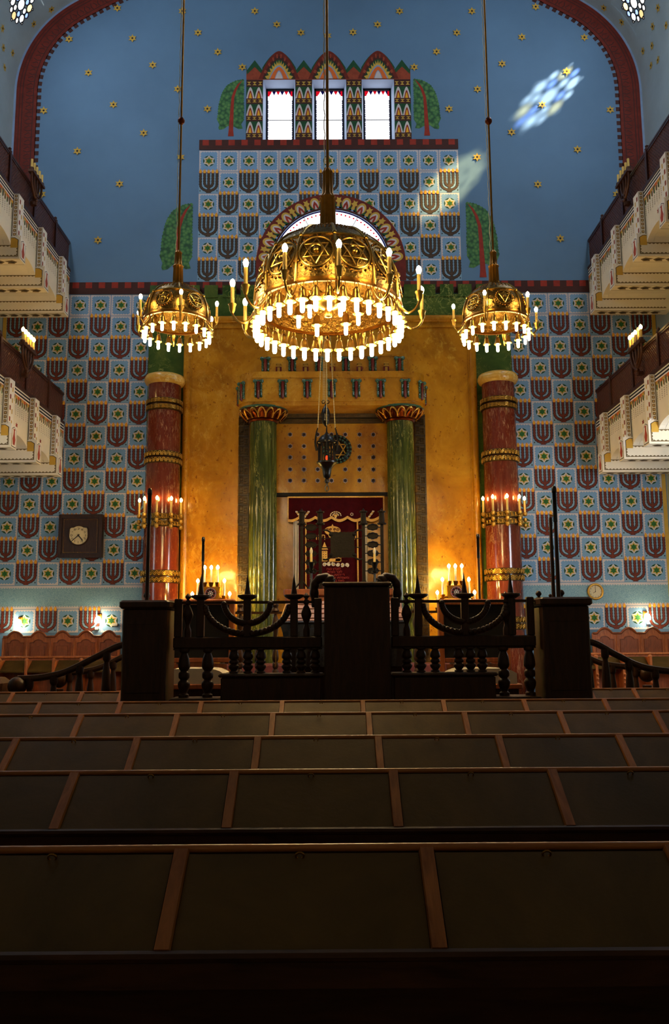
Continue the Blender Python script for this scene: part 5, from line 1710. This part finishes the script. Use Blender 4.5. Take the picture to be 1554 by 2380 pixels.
# stair handrails at either side
def stair(sd, label_r, label_s):
    xs = (lambda v: v) if sd > 0 else (lambda v: v)
    for (y, lab) in ((8.2, label_r[0]), (9.45, label_r[1])):
        P = [(-1.80, 1.55), (-2.0, 1.525), (-2.24, 1.41), (-2.5, 1.285), (-2.72, 1.235), (-2.95, 1.22)] if sd < 0 else [(2.22, 1.56), (2.48, 1.525), (2.69, 1.41), (2.92, 1.30), (3.18, 1.255), (3.42, 1.24)]
        t = thing('stair_handrail', lab, 'handrail', (P[3][0], y, 0), 'stair handrails')
        m = MB(); sp_ = smooth_path([(x, y, z) for x, z in P], 6); m.tube(sp_, .027, DWOOD, 10); m.tube([(a, b_, c + .016) for a, b_, c in sp_], .021, DWOOD, 8); make('handrail', m, t)
        m = MB(); m.ball((P[-1][0], y, P[-1][1] - .06), .088, DWOOD, 12); m.lathe([(.07, 0), (.05, .06), (.05, 1.06)], (P[-1][0], y, 0), DWOOD, 12); make('newel_ball', m, t)
        for (x, z) in [((P[k][0] + P[k + 1][0]) / 2, (P[k][1] + P[k + 1][1]) / 2) for k in range(len(P) - 1)]:
            zb = max(.06, FZ - .05 - abs(x - P[0][0]) * .55)
            m = MB(); baluster(m, x, y, zb, z, .04); make('baluster', m, t)
    t = thing('bimah_stairs', label_s, 'stairs', (sd * 2.5 + (.2 if sd > 0 else -.1), 8.9, 0), 'bimah stairs')
    for k in range(4):
        xa = P[0][0] + (-.28 * k if sd < 0 else .28 * k); xb = xa + (-.30 if sd < 0 else .30)
        m = MB(); m.cbox(xa, xb, 8.34, 9.31, .02 if k < 3 else .02, FZ - .14 * (k + 1) - .02, DWOOD, .01); m.cbox(xa, xb, 8.32, 9.33, FZ - .14 * (k + 1) - .02, FZ - .14 * (k + 1) + .01, DIVW, .008); make('stair_step', m, t)
stair(-1, ('curved dark handrail of the left bimah stairs, the nearer one', 'curved dark handrail of the left bimah stairs, the farther one'), 'short wooden stairs at the left side of the bimah')
stair(1, ('curved dark handrail of the right bimah stairs, the nearer one', 'curved dark handrail of the right bimah stairs, the farther one'), 'short wooden stairs at the right side of the bimah')

# ------------------------------------------------------------------ steps before the ark
st = thing('ark_steps', 'broad steps with a worn red carpet before the ark', 'steps', (0, 18.6, 0))
for k, (y, z) in enumerate(((16.2, .25), (16.9, .45), (17.5, .63), (18.1, .8), (18.8, 1.0))):
    m = MB(); m.cbox(-3.55, 3.6, y, 20.15, (0.02, .25, .45, .63, .8)[k], z, CARPET, .015); make('carpeted_step', m, st)
# cantor's lectern and iron stand
t = thing('cantor_lectern', 'wide dark brown lectern in front of the ark curtain', 'lectern', (.14, 15.1, 0))
m = MB(); m.cbox(-.80, 1.08, 14.95, 15.6, .02, 2.30, STALLD, .015); m.cbox(-.7, .98, 14.935, 14.95, .9, 2.1, STALLD, .005); make('lectern_body', m, t)
m = MB(); m.cbox(-.83, 1.11, 14.9, 15.65, 2.30, 2.425, STALLD, .02); make('lectern_top', m, t)
ist = thing('iron_plaque_stand', 'black wrought iron stand with oval plaques and a central tablet', 'stand', (.2, 15.3, 2.425))
yI = 15.3
posts = [at(px, 1300, yI)[0] for px in (701, 744, 845, 888)]
zt = at(744, 1185, yI)[2]
for x in posts:
    m = MB(); m.box(x - .028, x + .028, yI - .028, yI + .028, 2.44, zt - .25, IRON2)
    m.lathe([(.08, zt - .27), (.085, zt - .25), (.05, zt - .235), (.048, zt - .06), (.075, zt - .05), (.075, zt - .03), (.03, zt - .02), (1e-4, zt + .03)], (x, yI, 0), IRON2, 8)
    for s in (-1, 1): m.tube(smooth_path([(x, yI, 2.62), (x + s * .05, yI, 2.54), (x + s * .12, yI, 2.46), (x + s * .16, yI, 2.47), (x + s * .15, yI, 2.5)], 4), .014, IRON2, 6)
    make('iron_post', m, ist)
for i, (a, b_) in enumerate(((0, 1), (2, 3))):
    xm = (posts[a] + posts[b_]) / 2
    for k in range(6):
        z = at(723, 1226 + 20.3 * k, yI)[2]
        m = MB()
        m.tube([(posts[a], yI, z), (posts[b_], yI, z)], .009, IRON2, 6)
        el = [(xm + .105 * cos(q) * (1 + .06 * cos(8 * q)), z + .062 * sin(q) * (1 + .06 * cos(8 * q))) for q in [2 * pi * j / 32 for j in range(32)]]
        m.prism(el, lambda u, v, w: (u, yI - .02 + w, v), .02, IRON2)
        m.tube([(xm + .085 * cos(q), yI - .024, z + .046 * sin(q)) for q in [2 * pi * j / 20 for j in range(20)]], .008, IRON2, 5, closed=True)
        make('oval_plaque', m, ist)
m = MB()
X0, Z1 = at(768, 1238, yI)[0], at(768, 1238, yI)[2]; X1, Z0 = at(823, 1295, yI)[0], at(823, 1295, yI)[2]
o_ = []
for k in range(12): o_.append((X0 + (X1 - X0) * k / 12, Z0 - (.012 if k % 2 else 0)))
for k in range(12): o_.append((X1 + (.006 if k % 2 else 0), Z0 + (Z1 - Z0) * k / 12))
for k in range(12): o_.append((X1 + (X0 - X1) * k / 12, Z1 + (.012 if k % 2 else 0)))
for k in range(12): o_.append((X0 - (.006 if k % 2 else 0), Z1 + (Z0 - Z1) * k / 12))
m.prism(o_, lambda u, v, w: (u, yI - .03 + w, v), .03, IRON2)
for k in range(7): m.box(X0 + .06, X1 - .06, yI - .036, yI - .03, Z1 - .07 - k * .055, Z1 - .055 - k * .055, IRON2)
for z in (at(0, 1256, yI)[2], at(0, 1277, yI)[2]): m.tube([(posts[1], yI, z), (X0, yI, z)], .009, IRON2, 6); m.tube([(posts[2], yI, z), (X1, yI, z)], .009, IRON2, 6)
for (cx, s) in ((X0, -1), (X1, 1)):
    for (cz, q) in ((Z1, 1), (Z0, -1)):
        m.tube(smooth_path([(cx - s * .03, yI - .02, cz - q * .03), (cx + s * .03, yI - .02, cz + q * .02), (cx + s * .09, yI - .02, cz + q * .045), (cx + s * .14, yI - .02, cz + q * .035)], 5), .016, IRON2, 6)
        m.ball((cx + s * .0, yI - .03, cz - q * .04), .035, IRON2, 7)
make('central_tablet', m, ist)
def candlestick(px, lab):
    x = at(px, 1300, 15.05)[0]; z = at(px, 1306, 15.05)[2]
    t = thing('candlestick_lamp', lab, 'candle lamp', (x, 15.05, 2.425), 'candle lamps on the cantor lectern')
    m = MB(); m.lathe([(.09, 2.425), (.05, 2.46), (.026, 2.5), (.022, z - .2), (.05, z - .19), (.055, z - .16), (.028, z - .15), (.05, z - .05), (.06, z - .01), (.04, z)], (x, 15.05, 0), IRON, 12); make('stick', m, t)
    c = MB(); c.lathe([(.022, 0), (.022, .14), (.016, .145)], (x, 15.05, z - .005), WAX, 10); co = make('candle_tube', c, t)
    c = MB(); c.lathe([(.018, 0), (.028, .04), (.027, .07), (.012, .11), (1e-4, .125)], (x, 15.05, z + .137), IVORY, 10); make('bulb', c, co)
candlestick(723, 'unlit candle lamp on the left of the cantor lectern')
candlestick(870, 'unlit candle lamp on the right of the cantor lectern')
# seven-branched candelabra beside the ark
EMBL = paint('emblem_red', (120, 30, 24), 0.4, 0.1)
def candelabrum(xc, label, lab2):
    y = 19.85
    t = thing('altar_pedestal', lab2, 'pedestal', (xc, y, 1.0), 'marble pedestals by the ark')
    m = MB(); m.cbox(xc - .28, xc + .28, y - .2, y + .25, 1.002, 2.40, GOLDM, .02); make('pedestal_body', m, t)
    m = MB(); m.cbox(xc - .31, xc + .31, y - .25, y + .28, 2.40, 2.449, GOLDM, .02); make('pedestal_top', m, t)
    t = thing('candelabrum', label, 'candelabrum', (xc, y, 2.45), 'candelabra by the ark')
    m = MB()
    for (z0, z1, w0, w1) in ((2.45, 2.755, .185, .215),):
        m.add([(xc - w0, y - .1, z0), (xc + w0, y - .1, z0), (xc + w0, y + .1, z0), (xc - w0, y + .1, z0), (xc - w1, y - .12, z1), (xc + w1, y - .12, z1), (xc + w1, y + .12, z1), (xc - w1, y + .12, z1)],
              [(3, 2, 1, 0), (4, 5, 6, 7), (0, 1, 5, 4), (1, 2, 6, 5), (2, 3, 7, 6), (3, 0, 4, 7)], GOLDM)
    bo = make('box_body', m, t)
    m = MB(); G = lambda l: (lambda u, v: (xc + u, y - .125 - .002 * l, 2.60 + v))
    m.prism(disc(0, 0, .14, 32), lambda u, v, w: (xc + u, y - .13 + w, 2.60 + v), .03, EMBL)
    for k in range(32):
        a0, a1 = 2 * pi * k / 32, 2 * pi * (k + .5) / 32
        m.poly([(r * cos(a), r * sin(a)) for r, a in ((.115, a0), (.115, a1), (.13, a1), (.13, a0))], G(3), SILVTH)
    for k in range(8):
        a = 2 * pi * k / 8
        m.poly(disc(.085 * cos(a), .085 * sin(a), .026, 10), G(3), BLACK)
        m.poly(disc(.045 * cos(a + .39), .045 * sin(a + .39), .014, 8), G(4), SILVTH)
    m.poly(disc(0, 0, .065, 16), G(3), BLACK); m.poly(disc(0, 0, .02, 8), G(4), SILVTH)
    make('round_emblem', m, bo)
    for (dx, zc_, arm) in ((-.15, 2.83, 0), (0, 2.83, 0), (.15, 2.83, 0), (-.305, 2.52, 1), (.305, 2.52, 1), (-.43, 2.22, 1), (.43, 2.22, 1)):
        m = MB(); m.lathe([(.03, -.075), (.04, -.06), (.052, 0), (.06, .03), (.03, .032)], (xc + dx, y - .05, zc_), BRASSD, 6)
        if arm: m.tube(smooth_path([(xc + dx, y - .05, zc_ - .05), (xc + dx * .93, y - .05, zc_ - .1), (xc + (.36 if dx > 0 else -.36), y - .05, max(zc_ - .06, 2.44 if abs(dx) > .4 else 2.47)), (xc + (.19 if dx > 0 else -.19), y - .05, 2.49)], 5), .02, BRASSD, 6)
        make('candle_socket', m, t)
        candle_parts(t, (xc + dx, y - .05, zc_ + .02), .31, .022, True, bulb_h=.10, bulb_r=.036, tube_m=CLOTHW, glow=ALTARM)
candelabrum(-2.77, 'seven lit candles on a candelabrum with a round red emblem left of the ark', 'golden marble pedestal under the candelabrum left of the ark')
candelabrum(2.875, 'seven lit candles on a candelabrum with a round red emblem right of the ark', 'golden marble pedestal under the candelabrum right of the ark')

# ------------------------------------------------------------------ clocks, wall lamps, switches
t = thing('wall_clock', 'square dark framed wall clock with Hebrew numerals on the left wall', 'clock', (-6.275, 21.48, 4.14))
m = MB(); cxk, czk = -6.275, 4.14; h = .545
m.box(cxk - h + .004, cxk + h - .004, 21.34, 21.49, czk - h + .004, czk + h - .004, DWOOD)
for (a, d, z_) in ((h, .08, 21.31), (h - .10, .025, 21.325)):
    m.box(cxk - a, cxk + a, z_, 21.36, czk + a - d, czk + a, DWOOD); m.box(cxk - a, cxk + a, z_, 21.36, czk - a, czk - a + d, DWOOD)
    m.box(cxk - a, cxk - a + d, z_, 21.36, czk - a + d, czk + a - d, DWOOD); m.box(cxk + a - d, cxk + a, z_, 21.36, czk - a + d, czk + a - d, DWOOD)
for k in range(24):
    q = -h + .14 + k * (2 * h - .28) / 23
    for p in ((cxk + q, czk + h - .13), (cxk + q, czk - h + .13), (cxk - h + .13, czk + q), (cxk + h - .13, czk + q)): m.ball((p[0], 21.325, p[1]), .008, GILT, 4)
make('clock_case', m, t)
fx, fz = cxk - .045, czk + .03
fo = [(fx + .245 * cos(a), fz - .02 + .245 * sin(a)) for a in [pi * (1.0 + k / 24) - .15 for k in range(25)] + [2 * pi + .1]]
fo += [(fx + .235, fz + .14), (fx + .21, fz + .185), (fx + .13, fz + .195), (fx + .07, fz + .225), (fx, fz + .235), (fx - .07, fz + .225), (fx - .13, fz + .195), (fx - .205, fz + .185), (fx - .235, fz + .14)]
m = MB(); m.prism(fo, lambda u, v, w: (u, 21.325 + w, v), .02, CLOCKF)
face = make('clock_face', m, t)
m = MB(); m.tube([(u, 21.325, v) for u, v in fo], .018, DWOOD, 6, closed=True); make('face_moulding', m, t)
TFm = lambda ox, oz: (lambda u, v, w: (ox + u, 21.324 - w, oz + v))
for k, ch in enumerate(('יב', 'א', 'ב', 'ג', 'ד', 'ה', 'ו', 'ז', 'ח', 'ט', 'י', 'יא')):
    a = pi / 2 - 2 * pi * k / 12
    m = MB(); ox, oz = fx + .175 * cos(a), fz - .02 + .17 * sin(a)
    if ch == 'ד': m.prism([(-.024, .026), (-.024, .016), (.010, .016), (.010, -.03), (.020, -.03), (.020, .016), (.026, .016), (.026, .026)], lambda u, v, w: (ox + u, 21.324 - w, oz + v), .004, BLACK)
    else: m.add(*text_mb(ch, .085, TFm(ox, oz), BLACK))
    m.poly(disc(fx + .225 * cos(a), fz - .02 + .215 * sin(a), .006, 6), lambda u, v: (u, 21.322, v), BLACK)
    make('hebrew_numeral', m, face)
def hand(mb, cx, cz, ang, l, w, y, mt=BLACK):
    d = Vector((sin(ang), cos(ang))); n_ = Vector((-d.y, d.x))
    p = [Vector((cx, cz)) - d * l * .15 + n_ * w, Vector((cx, cz)) + d * l + n_ * w * .8, Vector((cx, cz)) + d * l - n_ * w * .8, Vector((cx, cz)) - d * l * .15 - n_ * w]
    mb.prism([(q.x, q.y) for q in p], lambda u, v, k: (u, y + k, v), .006, mt)
m = MB(); hand(m, fx, fz - .02, radians(139), .165, .012, 21.312); make('hour_hand', m, face)
m = MB(); hand(m, fx, fz - .02, radians(228), .24, .010, 21.304); make('minute_hand', m, face)
t = thing('wall_clock', 'small round gold-rimmed wall clock on the right wall', 'clock', (6.605, 21.48, 2.68))
c2 = (6.605, 2.68)
m = MB(); m.tube([(c2[0] + .18 * cos(a), 21.45, c2[1] + .18 * sin(a)) for a in [2 * pi * k / 40 for k in range(40)]], .028, GILT, 10, closed=True); make('gold_rim', m, t)
m = MB(); m.prism(disc(c2[0], c2[1], .175, 40), lambda u, v, w: (u, 21.455 + w, v), .03, CLOCKF); fc = make('clock_face', m, t)
for k in range(12):
    a = pi / 2 - 2 * pi * k / 12
    m = MB(); m.add(*text_mb(str(k or 12), .04, (lambda ox, oz: (lambda u, v, w: (ox + u, 21.454 - w, oz + v)))(c2[0] + .135 * cos(a), c2[1] + .135 * sin(a)), DKBROWN)); make('numeral', m, fc)
m = MB(); hand(m, c2[0], c2[1], radians(236), .07, .006, 21.445, DKBROWN); make('hour_hand', m, fc)
m = MB(); hand(m, c2[0], c2[1], radians(-3), .12, .005, 21.44, DKBROWN); make('minute_hand', m, fc)
def wall_lamp(px, py, lab, shade):
    x, _, z = at(px, py, 21.35)
    t = thing('wall_lamp', lab, 'wall lamp', (x, 21.48, z), 'wall lamps above the stalls')
    m = MB(); m.box(x - .05, x + .05, 21.46, 21.49, z - .02, z + .14, BRASSD); m.tube([(x, 21.46, z + .1), (x, 21.38, z + .13), (x, 21.33, z + .09)], .012, BRASSD, 6); make('bracket', m, t)
    m = MB(); m.lathe([(.02, .08), (.055, .06), (.085, -.03), (.08, -.08), (1e-4, -.085)], (x, 21.33, z), WALLB, 14, caps=False); make('glass_shade', m, t)
wall_lamp(43, 1447, 'lit wall lamp at the far left above the wall stalls', 0)
wall_lamp(228, 1440, 'lit wall lamp left of the bimah above the wall stalls', 0)
wall_lamp(1503, 1433, 'lit wall lamp at the right above the wall stalls', 0)
def small_box(px, py, w, h, lab, cat, nm, mt=PLASTIC):
    x, _, z = at(px, py, 21.45); m = MB(); m.cbox(x - w / 2, x + w / 2, 21.43, 21.49, z - h / 2, z + h / 2, mt, .006)
    m.box(x - w / 2 + .01, x + w / 2 - .01, 21.425, 21.43, z - .01, z + .01, mt)
    single(nm, m, lab, cat, (x, 21.46, z))
small_box(266, 1452, .15, .07, 'wide white socket strip on the wall beside the left corner pedestal', 'socket', 'wall_socket')
small_box(224, 1460, .08, .08, 'square white switch box under the lit lamp left of the bimah', 'switch', 'light_switch')
small_box(1506, 1449, .09, .06, 'dark switch box under the lit lamp on the right wall', 'switch', 'light_switch', GREYBL)

# ------------------------------------------------------------------ stalls along the east wall
def stall(x0, w, label, boards):
    t = thing('wall_stall', label, 'stall', (x0 + w / 2, 20.9, 0), 'stalls along the far wall')
    y = 21.15; xm = x0 + w / 2
    def top(u):      # u 0..1
        c = abs(2 * u - 1)
        return 1.645 + (.125 * (cos(min(c / .62, 1) * pi / 2) ** .8) if c < .62 else 0)
    n = 24
    pr = [(x0 + w * k / n, top(k / n)) for k in range(n + 1)]
    m = MB(); m.prism([(x0, .02), (x0 + w, .02)] + list(reversed(pr)), lambda u, v, k: (u, y + k, v), .08, STALLW); make('back_panel', m, t)
    m = MB(); m.tube([(u, y - .01, v) for u, v in pr], .028, STALLD, 8); make('crest_moulding', m, t)
    m = MB()
    a = [(xm + s * w * .36 * (1 - abs(0)), z) for s, z in ((-1, 1.14), (1, 1.14))]
    ar = [(xm - w * .36, 1.14), (xm + w * .36, 1.14), (xm + w * .36, 1.50), (xm + w * .22, 1.50)] + [(xm + w * .20 * cos(q), 1.50 + .075 * sin(q)) for q in [pi * k / 10 for k in range(11)]] + [(xm - w * .22, 1.50), (xm - w * .36, 1.50)]
    m.tube([(u, y - .006, v) for u, v in ar], .014, STALLD, 6, closed=True)
    m.prism([(u * .98 + xm * .02, v) for u, v in ar], lambda u, v, k: (u, y - .004 + k, v), .006, STALLD)
    make('arched_moulding', m, t)
    if boards:
        m = MB(); bw, bh = (.13, .155) if boards == 1 else (.165, .15)
        m.cbox(xm - bw, xm + bw, y - .035, y - .004, 1.30 - bh, 1.30 + bh * .8, STALLD, .006); make('back_board', m, t)
    m = MB(); m.cbox(x0 - .025, x0 + .025, y - .5, y, .02, 1.10, STALLW, .008); m.cbox(x0 - .02, x0 + .02, y - .03, y, 1.10, 1.62, STALLW, .006); make('side_arm', m, t)
    m = MB(); m.cbox(x0 + .02, x0 + w - .02, y - .48, y, .44, .50, STALLW, .01); m.box(x0, x0 + w, y - .05, y, 1.09, 1.13, STALLW); make('seat', m, t)
sw = .57
xL = -5.145 - .01
words = ['first wall stall left of the corner pedestal, brown arched wooden back', 'second wall stall left of the corner pedestal, inset board on its arched back', 'third wall stall left of the corner pedestal, inset board on its arched back',
         'fourth wall stall left of the corner pedestal, wide board on its back', 'leftmost wall stall in view, square board on its arched back']
xsL = [-5.714, -6.272, -6.85, -7.429, -8.0]
for k in range(5): stall(xsL[k], .57 if k else .555, words[k], (0, 1, 1, 2, 1)[k])
wr_ = ['first wall stall right of the corner pedestal, partly hidden by it', 'second wall stall right of the corner pedestal with arched panel', 'third wall stall right of the corner pedestal with arched panel', 'rightmost wall stall in view, cut by the frame edge']
xr = at(1437, 1530, 21.1)[0]
for k in range(4): stall(xr + .588 * (k - 1), .588, wr_[k], 0)
# side pews in front of them: sloped desk panels between turned posts
def side_pew(x0, x1, y, zt, n, label):
    t = thing('side_pew', label, 'pew', ((x0 + x1) / 2, y, 0), 'side pews')
    w = (x1 - x0) / n
    m = MB(); m.cbox(x0, x1, y + .28, y + .34, .02, zt - .02, STALLD, .01); m.cbox(x0, x1, y + .26, y + .36, zt - .02, zt + .025, STALLW, .01); make('back_board', m, t)
    m = MB(); m.cbox(x0, x1, y - .3, y + .28, .40, .46, STALLD, .01); m.cbox(x0, x1, y - .05, y + .05, .02, .42, STALLD, .01); make('bench_seat', m, t)
    for k in range(n + 1):
        xx = x0 + w * k
        m = MB()
        m.cbox(xx - .028, xx + .028, y - .02, y + .28, .02, zt - .06, STALLW, .008)
        for q in range(6): m.ball((xx, y - .03, .35 + q * .09), .03, STALLW, 5)
        m.ball((xx, y + .02, zt - .05), .045, STALLW, 6)
        make('pew_end', m, t)
    for k in range(n):
        xa = x0 + w * k + .035; xb = xa + w - .07
        m = MB(); m.add([(xa, y - .02, zt - .27), (xb, y - .02, zt - .27), (xb, y + .26, zt - .06), (xa, y + .26, zt - .06), (xa, y - .02, zt - .30), (xb, y - .02, zt - .30), (xb, y + .26, zt - .09), (xa, y + .26, zt - .09)],
              [(0, 1, 2, 3), (7, 6, 5, 4), (0, 4, 5, 1), (1, 5, 6, 2), (2, 6, 7, 3), (3, 7, 4, 0)], DESK); make('book_rest', m, t)
side_pew(-7.4, -4.6, 17.9, 1.21, 5, 'brown wooden side pew with turned posts left of the bimah, nearer row')
side_pew(-7.4, -4.6, 19.2, 1.17, 5, 'brown wooden side pew left of the bimah, row before the wall stalls')
side_pew(4.9, 7.7, 17.9, 1.21, 5, 'brown wooden side pew with turned posts right of the bimah, nearer row')
side_pew(4.9, 7.7, 19.2, 1.17, 5, 'brown wooden side pew right of the bimah, row before the wall stalls')
m = MB(); m.cbox(-3.32, -3.09, 8.15, 8.5, .02, 1.235, PEWW, .05)
single('pew_end_block', m, 'rounded dark wooden pew end at the far left beside the stairs', 'pew end', (-3.2, 8.1, 0.02))

# ------------------------------------------------------------------ rows of pew desks in the foreground
SLOPE_D = .242
SLOPE_H = at(777, 1962, 2.208)[2] - at(777, 2205, 2.208 - SLOPE_D)[2]
def pew_row(yt, zt, xa, xb, label, first):
    t = thing('pew_desk', label, 'pew desk', ((xa + xb) / 2, yt, 0), 'rows of pew desks')
    def P(x, s, up=0.0):           # s 0 at the far edge, 1 at the near edge
        return (x, yt - SLOPE_D * s - up * .53, zt - SLOPE_H * s + up * .85)
    m = MB()
    yn = yt - SLOPE_D
    # body: sloped board, front rail, back board down to the floor
    prof_ = [(yt + .035, .02), (yt + .035, zt + .004), (yt, zt - .012), (yn - .01, zt - SLOPE_H - .012), (yn - .01, zt - SLOPE_H - .065), (yt - .03, zt - .13), (yt - .03, .02)]
    m.prism(prof_, lambda u, v, w: (xa + w, u, v), xb - xa, PEWW)
    # seat bench in front of the back board, and the foot shelf
    m.cbox(xa, xb, yt + .035, yt + .40, .42, .46, PEWW, .01); m.cbox(xa, xb, yt - .22, yt - .03, .55, .57, PEWW, .005)
    make('bench_body', m, t)
    m = MB(); m.tube([(xa, yt + .008, zt + .002), (xb, yt + .008, zt + .002)], .010, LEDGE, 10); make('top_ledge', m, t)
    m = MB(); m.tube([(xa, yn - .006, zt - SLOPE_H), (xb, yn - .006, zt - SLOPE_H)], .013, PEWW, 8); make('front_lip', m, t)
    k0 = math.ceil((xa + .37) / .6); k1 = math.floor((xb + .37) / .6)
    edges = [xa] + [-.37 + .6 * k for k in range(k0, k1 + 1) if xa + .05 < -.37 + .6 * k < xb - .05] + [xb]
    for i, xx in enumerate(edges):
        m = MB(); a, b_ = P(xx - .019, .02, .001), P(xx + .019, .98, .001)
        c = [P(xx - .019, .03, 0), P(xx + .019, .03, 0), P(xx + .019, .99, 0), P(xx - .019, .99, 0), P(xx - .016, .03, .016), P(xx + .016, .03, .016), P(xx + .016, .99, .016), P(xx - .016, .99, .016)]
        m.add(c, [(3, 2, 1, 0), (4, 5, 6, 7), (0, 1, 5, 4), (1, 2, 6, 5), (2, 3, 7, 6), (3, 0, 4, 7)], DIVW); make('divider', m, t)
    for a, b_ in zip(edges[:-1], edges[1:]):
        m = MB(); c = [P(a + .02, .06, -.004), P(b_ - .02, .06, -.004), P(b_ - .02, .97, -.004), P(a + .02, .97, -.004), P(a + .02, .06, .005), P(b_ - .02, .06, .005), P(b_ - .02, .97, .005), P(a + .02, .97, .005)]
        m.add(c, [(3, 2, 1, 0), (4, 5, 6, 7), (0, 1, 5, 4), (1, 2, 6, 5), (2, 3, 7, 6), (3, 0, 4, 7)], DESK)
        p = make('desk_panel', m, t)
        xm = (a + b_) / 2 - .01
        m = MB(); q = P(xm, .10, .01)
        m.tube([(q[0] + .010 * cos(w), q[1] - .004 * sin(w), q[2] + .008 * sin(w)) for w in [2 * pi * k / 10 for k in range(10)]], .003, BRASSD, 5, closed=True); make('lid_ring', m, p)
    return t
ROWS = []
for k, py in enumerate((1962, 1787, 1709, 1655, 1627)):
    Y = (2.208, 3.352, 4.398, 5.51, 6.53)[k]
    ROWS.append((Y, at(777, py, Y)[2] - .012))
words = ['nearest pew desk row across the bottom of the view', 'second pew desk row from the viewer', 'third pew desk row from the viewer', 'fourth pew desk row from the viewer', 'fifth pew desk row, just before the bimah front']
for k, (Y, Z) in enumerate(ROWS): pew_row(Y, Z, -3.4 , 3.3, words[k], k == 0)
Z6 = at(200, 1607, 7.62)[2] - .012
pew_row(7.62, Z6, -3.4, -1.83, 'short sixth pew desk row left of the bimah', False)
pew_row(7.62, Z6, 2.25, 3.9, 'short sixth pew desk row right of the bimah', False)
